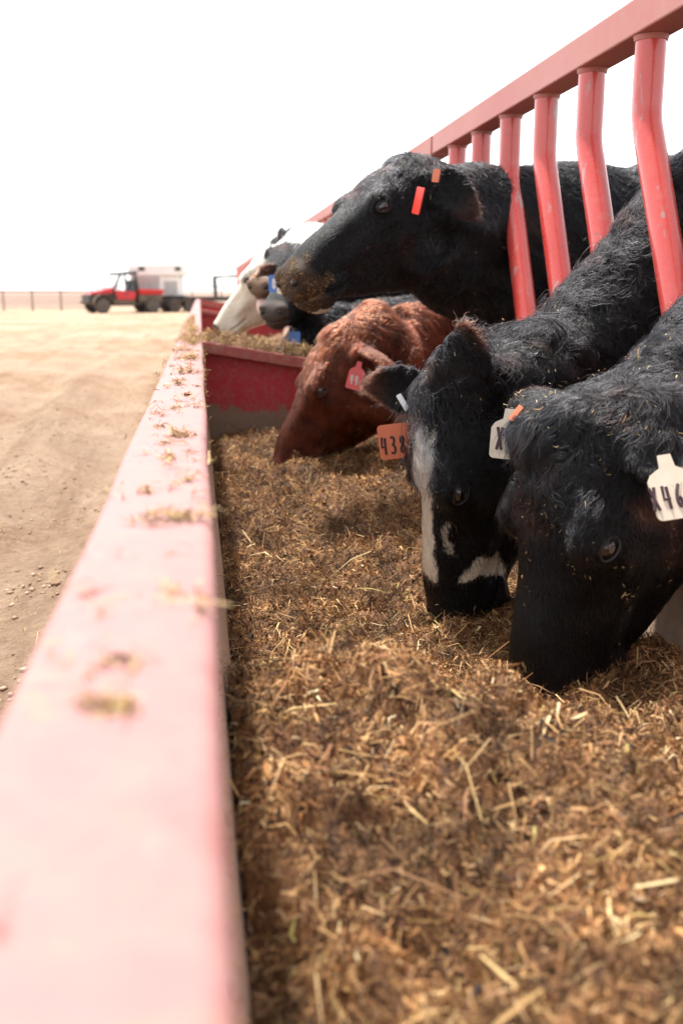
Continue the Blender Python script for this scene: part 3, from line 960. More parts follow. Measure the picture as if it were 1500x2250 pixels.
    def ear_info(hl):
        best = np.full(len(hl), 9.0); tt = np.zeros(len(hl)); which = np.zeros(len(hl), int)
        near = np.where((hl[:, 0] > -.35) & (hl[:, 0] < .35))[0]
        for j, P in enumerate(EL):
            d = np.linalg.norm(hl[near][:, None, :] - P[None], axis=2)
            k = d.argmin(1); dm = d.min(1)
            b = dm < best[near]
            best[near[b]] = dm[b]; tt[near[b]] = k[b] / 20.0; which[near[b]] = j
        m = (best < .075) & (tt > 0.16) & (np.abs(hl[:, 1]) > .09)
        return m, tt, which
    V = coords(m2)
    hl = local(V)
    em, et, ew = ear_info(hl)
    wt = np.where(em, 0.12, 0.5)
    E0 = edges(m2)
    V = lap(V, E0, wt, 7)
    hl = local(V)
    dn = np.linalg.norm(V - np.array(poll), axis=1)
    nk = smoothstep(.05, -.03, hl[:, 0]) + smoothstep(-.22, -.27, hl[:, 2])
    V = lap(V, E0, np.where(em, 0, .5*np.clip(nk, 0, 1)*smoothstep(.75, .6, dn)), 34)       # neck flows into the head without a crease
    m2.vertices.foreach_set('co', V.astype(np.float32).ravel())
    if refine:
        hl = local(V)
        inb = (hl[:, 0] > -.08) & (hl[:, 0] < .56) & (np.abs(hl[:, 1]) < .15) & (hl[:, 2] > -.31) & (hl[:, 2] < .08)
        bm = bmesh.new(); bm.from_mesh(m2)
        bm.verts.ensure_lookup_table()
        es = [e for e in bm.edges if inb[e.verts[0].index] and inb[e.verts[1].index]]
        bmesh.ops.subdivide_edges(bm, edges=es, cuts=1, use_grid_fill=True)
        bmesh.ops.triangulate(bm, faces=[f for f in bm.faces if len(f.verts) > 4])
        bm.to_mesh(m2); bm.free()
        V = coords(m2)
        hl = local(V)
        inb = (hl[:, 0] > -.06) & (hl[:, 0] < .56) & (np.abs(hl[:, 1]) < .145) & (hl[:, 2] > -.3)
        V = lap(V, edges(m2), np.where(inb, 0.5, 0.0), 2)
    # sculpt eye sockets, nostrils, mouth line, bony relief
    m2.vertices.foreach_set('co', V.astype(np.float32).ravel()); m2.update()
    hl = local(V)
    def vnormals(m):
        a = np.empty(len(m.vertices)*3, np.float32); m.vertex_normals.foreach_get('vector', a); return a.reshape(-1, 3).astype(float)
    Nw = vnormals(m2)
    eye_y = {}
    for sg in (1, -1):
        m = (np.abs(hl[:, 0] - EYE_L[0]) < .012) & (np.abs(hl[:, 2] - EYE_L[2]) < .010) & (np.abs(hl[:, 1] - sg*.11) < .03)
        eye_y[sg] = np.abs(hl[m, 1]).mean() if m.any() else .112
    d = np.zeros(len(V))
    inhead = (hl[:, 0] > -.06) & (hl[:, 0] < .56) & (np.abs(hl[:, 1]) < .16) & (hl[:, 2] > -.32) & (hl[:, 2] < .1)
    def gauss(cn, sg): return np.exp(-(((hl - np.array(cn)) / np.array(sg)) ** 2).sum(1))
    for sg in (1, -1):
        d -= .011 * gauss((.197, sg*.112, -.033), (.024, .05, .014))
        d += .004 * gauss((.18, sg*.105, -.012), (.035, .03, .012))
        d += .004 * gauss((.21, sg*.105, -.064), (.03, .03, .010))
        d -= .030 * gauss((.492, sg*.040, -.060), (.016, .013, .011))
        d -= .006 * gauss((.472, sg*.062, -.066), (.014, .02, .007))
        d += .006 * gauss((.487, sg*.052, -.045), (.016, .018, .012))
        d -= .007 * gauss((.30, sg*.072, -.045), (.05, .03, .016))
        d += .006 * gauss((.33, sg*.066, -.085), (.08, .03, .014))
        d -= .006 * gauss((.29, sg*.06, -.125), (.06, .04, .02))
    mouth = np.exp(-((hl[:, 2] - (-.104 - .02*smoothstep(.5, .36, hl[:, 0]))) / .005) ** 2) * smoothstep(.33, .38, hl[:, 0])
    d -= .013 * mouth
    d = np.where(inhead, d * s, 0)
    V = V + Nw * d[:, None]
    if head_mod: V = head_mod(V, hl, H)
    m2.vertices.foreach_set('co', V.astype(np.float32).ravel()); m2.update()
    hl = local(V)
    Nw = vnormals(m2)
    em, et, ew = ear_info(hl)
    # skin colour
    colv = color(hl, V, em & True, et) * 0.75
    a = m2.color_attributes.new('tint', 'FLOAT_COLOR', 'POINT')
    a.data.foreach_set('color', np.c_[np.clip(colv, 0, 1), np.ones(len(V))].astype(np.float32).ravel())
    m2.materials.clear(); m2.materials.append(M['coat_skin'])
    m2.polygons.foreach_set('use_smooth', [True]*len(m2.polygons))
    # ---- coat: individual hairs
    m2.calc_loop_triangles()
    T = np.empty(len(m2.loop_triangles)*3, np.int32); m2.loop_triangles.foreach_get('vertices', T); T = T.reshape(-1, 3)
    A = np.linalg.norm(np.cross(V[T[:, 1]] - V[T[:, 0]], V[T[:, 2]] - V[T[:, 0]]), axis=1)
    cen = V[T].mean(1)
    dist = np.linalg.norm(cen - np.array(poll), axis=1)
    dens = np.interp(dist, [0, .7, 1.0, 1.5, 1.8], [1, 1, .55, .12, .05])
    hc = local(cen)
    dens = dens * np.where((hc[:, 0] > .455) & inhead[T[:, 0]], .4, 1.0) * np.where(em[T[:, 0]], 1.5, 1)
    dens *= np.where((cen[:, 2] < .05) | ((cen[:, 0] > 1.0) & (cen[:, 2] < .75)), 0.1, 1)
    rng = np.random.default_rng(int(hair.get('seed', 1)))
    cdf = np.cumsum(A * dens); cdf /= cdf[-1]
    n = hair['n']
    ti = np.searchsorted(cdf, rng.random(n))
    b = rng.dirichlet((1, 1, 1), n)
    Pr = (V[T[ti]] * b[:, :, None]).sum(1)
    Nr = (Nw[T[ti]] * b[:, :, None]).sum(1); Nr /= np.linalg.norm(Nr, axis=1, keepdims=True)
    l = local(Pr)
    em2, et2, ew2 = em[T[ti, 0]], et[T[ti, 0]], ew[T[ti, 0]]
    inh = (l[:, 0] > -.10) & (l[:, 0] < .56) & (np.abs(l[:, 1]) < .16) & (l[:, 2] > -.30) & (l[:, 2] < .1)
    hwgt = smoothstep(-.10, .0, l[:, 0]) * inh
    R3 = np.array(R.to_3x3())
    ax, ay, az = R3[:, 0], R3[:, 1], R3[:, 2]
    # hair lies along the face towards the nose, whorls on the forehead, backwards and down on neck and body
    fx = np.where(l[:, 0] < .12, 0.9, 1.0)[:, None] * ax + (np.sign(l[:, 1]) * np.clip(np.abs(l[:, 1]) / .1, 0, 1) * .55)[:, None] * ay - 0.25 * az
    side_face = smoothstep(-.08, -.2, l[:, 2])[:, None]
    fx = fx * (1 - side_face) + (0.75 * ax - 0.65 * az - 0.0 * ay) * side_face
    bk = np.array((back.x, back.y, 0.0))
    fb = 0.75 * bk + np.array((0, 0, -0.65))
    nd = np.array(hair.get('neck_dir', fb), float); nd /= np.linalg.norm(nd)
    bw_ = smoothstep(.5, .95, np.linalg.norm(Pr - np.array(poll), axis=1))[:, None]
    fneck = nd * (1 - bw_) + fb * bw_
    F = fx * hwgt[:, None] + fneck * (1 - hwgt[:, None])
    for j, e in enumerate(ears):
        dd = np.array(e['dir'], float); dd = R3 @ (dd / np.linalg.norm(dd))
        F = np.where((em2 & (ew2 == j))[:, None], dd + 0.1*F, F)
    w1, w2, w3 = Waves(hair.get('swirl', .10), 10, 81 + hair.get('seed', 1)), Waves(hair.get('swirl', .10), 10, 82), Waves(hair.get('swirl', .10), 10, 83)
    sw = np.c_[w1(Pr), w2(Pr), w3(Pr)]
    swa = np.where(em2, .15, np.interp(l[:, 0], [.10, hair.get('shag', .22)], [hair.get('curl', .5), .10]) * hwgt + hair.get('curl', .5) * (1 - hwgt))
    F = F / np.linalg.norm(F, axis=1, keepdims=True) + sw * swa[:, None] + rng.normal(size=(n, 3)) * hair.get('mess', .09)
    F = F - Nr * (F * Nr).sum(1, keepdims=True)
    F /= np.linalg.norm(F, axis=1, keepdims=True) + 1e-9
    Lf, Lp, Ln = hair['face'], hair['poll'], hair['neck']
    Lh = np.interp(l[:, 0], [.02, .12, hair.get('shag', .22), .40, .46], [Lp, Lp*.9, Lf, Lf*.8, .0035])
    Lh = np.where((l[:, 2] < -.12) & (l[:, 0] < .25), np.minimum(Lh, (Lf + Ln) * .4), Lh)
    Ll = Lh * hwgt + Ln * (1 - hwgt)
    Ll = np.where(em2, hair.get('ear', .024) * (0.55 + 0.6*et2), Ll)
    Ll = np.where(np.linalg.norm((l - EYE_L * np.array([1, 1, 1])) * np.array([1, .6, 1.2]), axis=1) < .026, .002, Ll)
    Ll = np.where(np.linalg.norm((l - EYE_L * np.array([1, -1, 1])) * np.array([1, .6, 1.2]), axis=1) < .026, .002, Ll)
    Ll = Ll * rng.uniform(.6, 1.15, n)
    Ll = Ll * np.where(rng.random(n) < .04, 1.7, 1)
    lift = np.clip(rng.normal(0, .09, n) + np.interp(Ll, [.010, .03], [.14, hair.get('lift', .32)]) + .16*Waves(.02, 12, 94)(Pr)*smoothstep(.014, .03, Ll), .03, .9) * np.where(inh & (l[:, 0] > .2), .75, 1)
    Wv = np.cross(Nr, F)
    K = 6
    ph = Waves(.06, 10, 91)(Pr) * 2.0 + rng.normal(size=n) * .25
    fr = hair.get('waves', 1.1)
    amp = hair.get('amp', .16) * np.where(Ll > .018, 1, .35)
    cell = np.where(Ll > .02, hair.get('clump', .016), .007)
    q = Pr / cell[:, None] + 0.5 * np.c_[Waves(.03, 8, 95)(Pr), Waves(.03, 8, 96)(Pr), Waves(.03, 8, 97)(Pr)]
    ce = np.floor(q)
    hsh = np.abs(np.sin(ce @ np.array([[12.9898, 39.3467, 73.156], [78.233, 11.135, 52.235], [37.719, 83.155, 9.151]])) * 43758.5453) % 1
    cc = (ce + 0.15 + 0.7*hsh - (q - Pr / cell[:, None])) * cell[:, None]
    cv = cc - Pr
    cv = cv - Nr * (cv * Nr).sum(1, keepdims=True)
    ck = hair.get('ck', .55) * rng.uniform(.6, 1.1, n) * smoothstep(.012, .030, Ll)
    pts = np.empty((n, K, 3)); rad = np.empty((n, K))
    for k in range(K):
        t = k / (K - 1)
        pts[:, k] = Pr + (Ll * t)[:, None] * (F * np.cos(lift * (1.2 - t))[:, None] + Nr * (np.sin(lift * (1.25 - .85*t)))[:, None])
        pts[:, k] += Wv * (Ll * amp * np.sin(2*math.pi*fr*t + ph) * t ** .6 - 0*Ll)[:, None]
        pts[:, k] += cv * (ck * t ** 1.2)[:, None]
        pts[:, k, 2] -= Ll * .22 * t * t
        rad[:, k] = 1 - .78 * t ** 1.3
    rad *= (hair.get('rad', .00055) * np.where(Ll < .014, .9, 1.0) * rng.uniform(.7, 1.3, n))[:, None]
    colr = color(l + rng.normal(size=(n, 3))*.0035, Pr, em2, et2)
    colr = np.clip(colr * rng.uniform(.75, 1.3, (n, 1)) * np.clip(1 + .2*Waves(.05, 8, 99)(Pr) + hair.get('lock', .35)*Waves(.014, 12, 98)(Pr)*smoothstep(.012, .03, Ll), .35, 2.0)[:, None], 0.001, .95)
    cd = bpy.data.hair_curves.new('coat')
    cd.add_curves([K] * n)
    cd.position_data.foreach_set('vector', pts.astype(np.float32).ravel())
    ra = cd.attributes.get('radius') or cd.attributes.new('radius', 'FLOAT', 'POINT')
    ra.data.foreach_set('value', rad.astype(np.float32).ravel())
    ta = cd.attributes.new('tint', 'FLOAT_COLOR', 'CURVE')
    ta.data.foreach_set('color', np.c_[colr, np.ones(n)].astype(np.float32).ravel())
    co = link('coat', cd, M['hair'], root)
    # ---- straw bits stuck in the coat
    if specks:
        ns = specks['n']
        wgt = np.interp(dist, [0, .5, .9, 1.1], [1, .8, .25, 0.02]) * specks['where'](hc, cen) * np.exp(1.3*Waves(.09, 10, 44)(cen))
        cdf = np.cumsum(A * wgt); cdf /= cdf[-1]
        tj = np.searchsorted(cdf, rng.random(ns))
        bb = rng.dirichlet((1, 1, 1), ns)
        Ps = (V[T[tj]] * bb[:, :, None]).sum(1); Ns = (Nw[T[tj]] * bb[:, :, None]).sum(1)
        Ns /= np.linalg.norm(Ns, axis=1, keepdims=True)
        ls = local(Ps)
        off = np.interp(ls[:, 0], [-.1, .05, .2, .44, .47], [Ln*.45, Lp*.4, Lf*.5, .004, .0025])
        Ps = Ps + Ns * (off * rng.uniform(.6, 1.2, ns))[:, None]
        Vs, Fs, Cs = feed_bits(ns, Ps, Ns, .003, .009, rng, [(.55, .42, .22), (.42, .27, .10), (.66, .56, .36), (.30, .17, .07)], [3, 2, 1, 1], .2, .15)
        if 'muzzle' in specks:
            wgt = specks['muzzle_where'](hc) * 1.0
            cdf = np.cumsum(A * wgt); cdf /= cdf[-1]
            nm = specks['muzzle']
            tj = np.searchsorted(cdf, rng.random(nm)); bb = rng.dirichlet((1, 1, 1), nm)
            Ps = (V[T[tj]] * bb[:, :, None]).sum(1); Ns = (Nw[T[tj]] * bb[:, :, None]).sum(1)
            Ns /= np.linalg.norm(Ns, axis=1, keepdims=True)
            Ps = Ps + Ns * rng.uniform(.0003, .003, (nm, 1))
            V3, F3, C3 = feed_bits(nm, Ps, Ns, .002, .008, rng, [(.20, .115, .052), (.12, .065, .03), (.36, .23, .11), (.05, .028, .015)], [3, 3, 1.0, 2], .22, .05)
            Fs = np.r_[Fs, F3 + len(Vs)]; Vs = np.r_[Vs, V3]; Cs = np.r_[Cs, C3]
        so = link('straw_specks', np_mesh('straw_specks', Vs, Fs, Cs), M['chaff'], root)
        so['kind'] = 'stuff'
    for sg in (1, -1):
        m = (np.abs(hl[:, 0] - .494) < .014) & (np.abs(hl[:, 1] - sg*.040) < .014) & (np.abs(hl[:, 2] + .060) < .012)
        if m.any():
            pc = hl[m].mean(0)
            nb = MB(); nb.ellipsoid((pc[0] - .001, pc[1], pc[2]), (.010, .0135, .0085), H, 14, 8)
            no = nb.build('nostril', M['nostril'], root, True)
            fix_normals(no.data)
    # ---- eyes with lids
    if eyes:
        for sg in (1, -1):
            ey = eye_y[sg]
            eb = MB(); eb.ellipsoid((EYE_L[0], sg*(ey - .0120), EYE_L[2]), (.0215*eye_s, .0165*eye_s, .0150*eye_s), H, 20, 14)
            eo = eb.build('eye', M['eye'], root, True)
            fix_normals(eo.data)
            lidp = []
            for k in range(28):
                a = 2*math.pi*k/28
                u, v = .0225*eye_s*math.cos(a), .0112*eye_s*math.sin(a)
                lidp.append(hw((EYE_L[0] + u, sg*(ey + .0022 - 10*(u*u + v*v)), EYE_L[2] + v + .15*u)))
            lb = MB(); lb.tube(lidp + [lidp[0], lidp[1]], .0020*s, 10, False)
            lb.build('eyelid', M[lid], eo, True)
    for ob in list(root.children_recursive):
        if ob.parent is root: ob.matrix_parent_inverse = Matrix.Translation(-root.location)
    c.finish = lambda: [setattr(ob, 'matrix_parent_inverse', Matrix.Translation(-root.location)) for ob in root.children]
    return c

BLACK = np.array((.0050, .0048, .0056)); BROWN = np.array((.030, .012, .008)); RUST = np.array((.062, .024, .014))
REDC = np.array((.100, .0235, .0105)); CREAM = np.array((.85, .76, .61)); TAN = np.array((.50, .36, .22))
def lerp(a, b, t): return a * (1 - t[:, None]) + b * t[:, None]
def black_coat(ear=.5, nose=(.012, .011, .012), rust=0.25, ear_from=.7):
    wv, wv2 = Waves(.16, 10, 61), Waves(.05, 10, 62)
    def f(l, P, em, et):
        c = np.tile(BLACK, (len(l), 1))
        c = lerp(c, np.tile(BROWN, (len(l), 1)), np.clip((wv(l) + .6*wv2(l) - 1.0) * rust, 0, .6) * (l[:, 0] < .2))
        c = lerp(c, np.tile(RUST, (len(l), 1)), np.where(em, ear * smoothstep(ear_from, min(1.0, ear_from + .3), et), 0))
        c = lerp(c, np.tile(np.array(nose), (len(l), 1)), smoothstep(.435, .465, l[:, 0]) * (np.abs(l[:, 1]) < .12) * (l[:, 2] > -.3))
        return c
    return f
def near_head(l): return (l[:, 0] > -.1) & (l[:, 0] < .56) & (np.abs(l[:, 1]) < .16) & (l[:, 2] > -.31) & (l[:, 2] < .12)

# --- near black cow, head down at the right edge
any_top = lambda hc, P: np.where(hc[:, 0] < .25, 1.0, .35) * (hc[:, 2] > -.22)
cowA = build_cow('big black cow with cream X460 ear tags eating at right edge', (.590, 1.588, .592), (3, 78, 195), 1.085,
    [((.80, 1.66, .485), .118, .165, (-.5, 0, 1)), ((.89, 1.71, .54), .12, .185, (-.45, 0, 1)), ((.98, 1.76, .60), .12, .20, (-.3, 0, 1)), ((1.2, 1.84, .74), .15, .26, (-.1, 0, 1))],
    (1.5, 1.88, .86), (1, -.18),
    [dict(base=(.015, .088, -.055), dir=(.66, .62, -.30), droop=(.0, .004, .0), open=(-.35, .85, .25), len=.095, fat=.78),
     dict(base=(.02, -.088, -.06), dir=(-.22, -.95, -.05), droop=(.0, 0, 0), open=(.8, -.2, -.5), len=.165)],
    black_coat(.7, rust=.3, ear_from=.6), dict(n=200000, shag=.23, face=.010, poll=.036, neck=.034, seed=3, rad=.00048, curl=.6, amp=.2, ck=.7, clump=.018), .0095, sx=.96, sy=1.14, sz=1.38, eye_s=.88, tuft=((.050, -.030, .006), (.05, .060, .026)),
    specks=dict(n=420, where=any_top, muzzle=160, muzzle_where=lambda hc: near_head(hc) * (hc[:, 0] > .43)))
ear_tag(cowA.root, (.702, 1.408, .486), (-.05, -.86, .5), (-.12, 0, 1), .074, .092, 'tag_white', 'X460', 'ink', .40, label='cream tag reading X460')
ear_tag(cowA.root, (.550, 1.76, .520), (-.75, -1, .1), (.03, 0, 1), .066, .082, 'tag_white', 'X', 'ink', .5, toff=(-.14, -.05), label='cream tag reading X behind the forelock')
ear_tag(cowA.root, (.532, 1.66, .575), (-.75, -.5, .4), (.5, -.2, .8), .012, .030, 'tag_orange', neck=False, thick=.004, name='tag_button')
cowA.finish()

# --- black cow with the white blaze
def coatB(l, P, em, et):
    c = black_coat(.8, (.012, .011, .012), .25, .55)(l, P, em, et)
    h = near_head(l) & ~em
    wob = .006*Waves(.06, 8, 64)(l) + .002*Waves(.015, 8, 65)(l)
    half = np.interp(l[:, 0], [.0, .05, .12, .2, .26, .34, .42, .46], [.012, .022, .036, .034, .026, .032, .038, .04])
    cy = np.interp(l[:, 0], [0, .12, .2, .3, .46], [.012, .022, .020, .006, .002])
    bl = h & (np.abs(l[:, 1] - cy) < half*1.2 + wob) & (l[:, 2] > -.075) & (l[:, 0] > .045) & (l[:, 0] < .395 + wob)
    cheek = h & (l[:, 1] > .02) & ((((l[:, 0] - .355 - 14*(l[:, 2]+.10)**2) / (.022 + wob)) ** 2 + ((l[:, 2] + .095) / .042) ** 2) < 1)
    spot = h & (l[:, 1] > .0) & (((l[:, 0] - .295) / .035) ** 2 + ((l[:, 2] + .035 + wob) / .008) ** 2 < 1)
    c[bl] = CREAM; c[cheek] = CREAM*.9; c[spot] = CREAM*.5
    return c
cowB = build_cow('black cow with white face stripe and orange 438 ear tag', (.458, 2.00, .590), (0, 87, 183), 1.02,
    [((.72, 2.04, .53), .118, .155, (-.7, 0, .8)), ((.85, 2.10, .62), .115, .175, (-.65, 0, .8)), ((1.0, 2.135, .72), .118, .215, (-.5, 0, .9)), ((1.2, 2.19, .83), .15, .29, (-.2, 0, 1))],
    (1.5, 2.26, .86), (1, .06),
    [dict(base=(.015, .060, -.035), dir=(-.93, .22, .12), droop=(.0, .0, 0), open=(.2, .7, .6), len=.15, fat=1.0),
     dict(base=(.02, -.080, -.035), dir=(-.14, -.62, .75), droop=(.02, 0, 0), open=(.15, .75, .6), len=.135, fat=.92)],
    coatB, dict(n=180000, shag=.22, face=.012, poll=.055, neck=.046, seed=5, rad=.00055, curl=.75, amp=.22, waves=1.4, clump=.020, ck=.75, neck_dir=(.55, -.35, -.55)), .0095, sx=.99, sy=1.05,
    specks=dict(n=260, where=any_top, muzzle=150, muzzle_where=lambda hc: near_head(hc) * (hc[:, 0] > .44)))
ear_tag(cowB.root, (.410, 2.12, .462), (-.28, -1, .05), (-.14, 0, 1), .072, .076, 'tag_orange', '438', 'ink', .50, toff=(.0, -.10), neck=False, label='orange tag reading 438')
ear_tag(cowB.root, (.560, 1.96, .525), (-1, .30, .1), (-.12, .0, 1), .065, .12, 'tag_red', '', label='red tag seen edge on')
ear_tag(cowB.root, (.414, 2.06, .553), (-.1, -.9, .4), (-.45, 0, .9), .011, .038, 'button_grey', neck=False, thick=.004, name='tag_button')
bpy.context.view_layer.update()
cowB.finish()

# --- black cow with raised head
def coatC(l, P, em, et):
    c = black_coat(.5, (.055, .038, .028), .2, .6)(l, P, em, et)
    chin = near_head(l) & (l[:, 0] > .44) & (l[:, 2] < -.14) & (l[:, 1] < .03)
    c[chin] = CREAM*.8
    return c
cowC = build_cow('black cow holding its head high with feed stuck on its muzzle', (.606, 3.05, 1.156), (2, 34, 201), 1.03,
    [((.72, 3.10, .955), .118, .215, (-.3, 0, 1)), ((.84, 3.15, .93), .12, .245, (-.1, 0, 1)), ((.97, 3.19, .90), .12, .265, (0, 0, 1)), ((1.2, 3.24, .90), .15, .29, (0, 0, 1))],
    (1.5, 3.28, .90), (1, .05),
    [dict(base=(.015, .085, -.05), dir=(-.22, .72, -.45), droop=(.03, 0, -.03), open=(.5, .7, .45), len=.13, fat=.95),
     dict(base=(.02, -.085, -.06), dir=(-.45, -.85, -.2), droop=(.0, 0, 0), open=(.8, -.3, 0), len=.16)],
    coatC, dict(n=160000, face=.010, poll=.036, neck=.024, seed=7, rad=.00065, curl=.40, amp=.16), .0095,
    specks=dict(n=240, where=lambda hc, P: np.where(hc[:, 0] < .12, 1.0, .25), muzzle=4200, muzzle_where=lambda hc: near_head(hc) * smoothstep(.435, .485, hc[:, 0] - .25*np.clip(hc[:, 2] + .05, 0, .1) + .04*Waves(.05, 8, 77)(hc)) * (np.linalg.norm((hc - np.array((.50, .042, -.060))) * np.array((.5, 1, 1)), axis=1) > .014)))
ear_tag(cowC.root, (.598, 2.80, 1.022), (-1, -.28, .15), (.38, -.1, 1), .045, .072, 'tag_red', '', neck=False, label='red tag hanging below the ear')
ear_tag(cowC.root, (.650, 2.815, 1.089), (-.75, -1, .1), (.15, 0, 1), .020, .034, 'tag_orange', neck=False, thick=.005, name='tag_button')
cowC.finish()

# --- red cow, head down by the end panel
def coatD(l, P, em, et):
    c = np.tile(REDC, (len(l), 1))
    c = lerp(c, np.tile(REDC*.55, (len(l), 1)), np.clip(.5*Waves(.10, 10, 66)(l) + .1, 0, .8))
    c = lerp(c, np.tile(np.array((.18, .045, .0155)), (len(l), 1)), np.where(em, .6*smoothstep(.4, 1, et), np.clip(.35*Waves(.07, 10, 67)(l) - .1, 0, .6)))
    c = lerp(c, np.tile(np.array((.055, .014, .009)), (len(l), 1)), smoothstep(.25, .45, l[:, 0]) * near_head(l) * .4)
    return c
cowD = build_cow('curly red brown cow eating beside the red end panel', (.447, 3.48, .650), (0, 60, 183), 1.03,
    [((.67, 3.54, .545), .118, .195, (-.45, 0, 1)), ((.81, 3.64, .555), .115, .195, (-.1, 0, 1)), ((.97, 3.70, .57), .118, .20, (.05, 0, 1)), ((1.2, 3.76, .67), .15, .26, (0, 0, 1))],
    (1.5, 3.82, .80), (1, -.10),
    [dict(base=(.02, .088, -.07), dir=(-.15, .78, -.50), droop=(.06, 0, -.02), open=(.75, .5, -.35), len=.165),
     dict(base=(.02, -.088, -.06), dir=(-.2, -.9, -.2), droop=(.03, 0, 0), open=(.8, -.3, 0), len=.16)],
    coatD, dict(n=150000, shag=.30, face=.013, poll=.034, neck=.030, seed=9, rad=.0008, curl=.38, amp=.16, waves=1.4, clump=.012, ck=.3, swirl=.13, lock=.22, lift=.20, mess=.06), .0105, sz=1.4, lid='red_skin', bw=.9,
    specks=dict(n=120, where=any_top))
ear_tag(cowD.root, (.508, 3.325, .500), (-.25, -1, .1), (.25, 0, 1), .055, .085, 'tag_pink', '44', 'ink_pale', .36, label='pinkish red tag with pale handwritten fours')
cowD.finish()

# --- the group beyond the end panel
def coatE(l, P, em, et):
    c = np.tile(CREAM, (len(l), 1))
    wob = .02*Waves(.09, 8, 68)(l)
    dark = (~near_head(l)) | (l[:, 0] + wob < -.02) | ((l[:, 2] < -.13 + wob - .35*(l[:, 0]-.12)) & (l[:, 0] < .20)) | em
    c[dark] = BLACK
    c = lerp(c, np.tile(TAN, (len(l), 1)), np.where(dark, 0, smoothstep(-.10, -.2, l[:, 2]) * .5))  # tan shading of the lower face, painted into the coat colour
    c[near_head(l) & (l[:, 0] > .475)] = (.10, .06, .05)
    return c
FAR_EARS = [dict(base=(.02, .088, -.06), dir=(-.35, .85, -.25), droop=(.02, 0, 0), open=(.8, .4, 0), len=.165), dict(base=(.02, -.088, -.06), dir=(-.75, -.6, .25), droop=(.0, 0, 0), open=(.8, -.3, .2), len=.165)]
cowE = build_cow('white faced cow with black cheek patch reaching down past the straw', (.385, 5.41, 1.015), (0, 47, 160), 1.06,
    [((.58, 5.40, .91), .105, .165, (-.3, 0, 1)), ((.78, 5.44, .89), .115, .19, (0, 0, 1)), ((.97, 5.475, .86), .12, .22, (0, 0, 1)), ((1.2, 5.48, .86), .15, .28, (0, 0, 1))],
    (1.5, 5.5, .86), (1, .1), FAR_EARS, coatE, dict(n=45000, face=.012, poll=.03, neck=.022, seed=11, rad=.0011), .011, sy=1.05, sz=1.2, eye_s=.75, lid='tan_skin', bw=.9)
cowE.finish()

def coatF(l, P, em, et):
    c = black_coat(.2, (.20, .125, .085), .2)(l, P, em, et)
    wob = .012*Waves(.07, 8, 69)(l)
    h = near_head(l) & ~em
    c[h & (l[:, 0] < .13 + wob) & (l[:, 2] > -.07)] = CREAM
    c[h & (l[:, 0] > .30 + wob) & (l[:, 0] < .455) & (l[:, 2] < -.09)] = CREAM*.85
    c[h & (l[:, 0] > .41 + wob) & (l[:, 0] < .47) & (l[:, 2] > -.05)] = CREAM
    return c
cowF = build_cow('black cow with white poll and tongue out, behind the white faced cow', (.485, 4.89, 1.045), (0, 24, 236), .95,
    [((.63, 4.90, .92), .105, .165, (-.3, 0, 1)), ((.80, 4.86, .88), .115, .19, (0, 0, 1)), ((.97, 4.815, .88), .12, .22, (0, 0, 1)), ((1.2, 4.84, .88), .15, .28, (0, 0, 1))],
    (1.5, 4.88, .87), (1, .14), FAR_EARS, coatF, dict(n=40000, face=.012, poll=.045, neck=.022, seed=13, rad=.0011), .011, sy=1.0, sz=1.05, bw=.72)
def tongue(c):
    mb = MB()
    st = [((.455, .0, -.118), .022, .010, (0, 0, 1)), ((.50, .005, -.122), .022, .010, (0, 0, 1)), ((.535, .012, -.132), .020, .009, (.3, 0, 1)), ((.556, .016, -.155), .013, .007, (1, 0, .4)), ((.560, .018, -.168), .004, .003, (1, 0, .2))]
    mb.rings([[xf(c.H, p) for p in r] for r in sweep(spline(st, 3), 14)])
    o = mb.build('tongue', M['tongue'], c.root, True)
    fix_normals(o.data)
M['tongue'] = flat_mat('pale_pink_tongue', (.62, .40, .33), .35, 0, .12, 60)
tongue(cowF)
cowF.finish()

cowG = build_cow('black cow with grey muzzle and rusty ear, blue 00 tag beside it', (.445, 4.49, .893), (0, 19, 246), .87,
    [((.62, 4.49, .80), .105, .165, (-.3, 0, 1)), ((.80, 4.49, .80), .115, .19, (0, 0, 1)), ((.97, 4.485, .80), .12, .21, (0, 0, 1)), ((1.2, 4.47, .83), .15, .28, (0, 0, 1))],
    (1.5, 4.45, .85), (1, .04),
    [dict(base=(.02, .088, -.06), dir=(-.35, .85, -.25), droop=(.02, 0, 0), open=(.8, .4, 0), len=.165), dict(base=(.02, -.088, -.05), dir=(-.15, -.95, .15), droop=(.03, 0, -.03), open=(.75, -.2, .5), len=.17)],
    black_coat(.9, (.085, .066, .058), .3, .2), dict(n=40000, face=.010, poll=.03, neck=.022, seed=15, rad=.001, ear=.03), .010, sy=1.0, sz=1.1, bw=.66,
    specks=dict(n=60, where=any_top, muzzle=140, muzzle_where=lambda hc: near_head(hc) * (hc[:, 0] > .44) * (hc[:, 2] < -.1)))
ear_tag(cowG.root, (.304, 4.10, .810), (-.1, -1, .1), (-.02, 0, 1), .062, .068, 'tag_blue', '00', 'ink_pale', .62, toff=(.12, -.02), neck=False, label='blue tag with pale zeros')
ear_tag(cowG.root, (.339, 4.05, .797), (-.2, -1, .1), (.12, 0, 1), .070, .062, 'tag_white', 'X', 'ink', .5, toff=(-.1, -.05), neck=False, label='cream tag reading X')
cowG.finish()

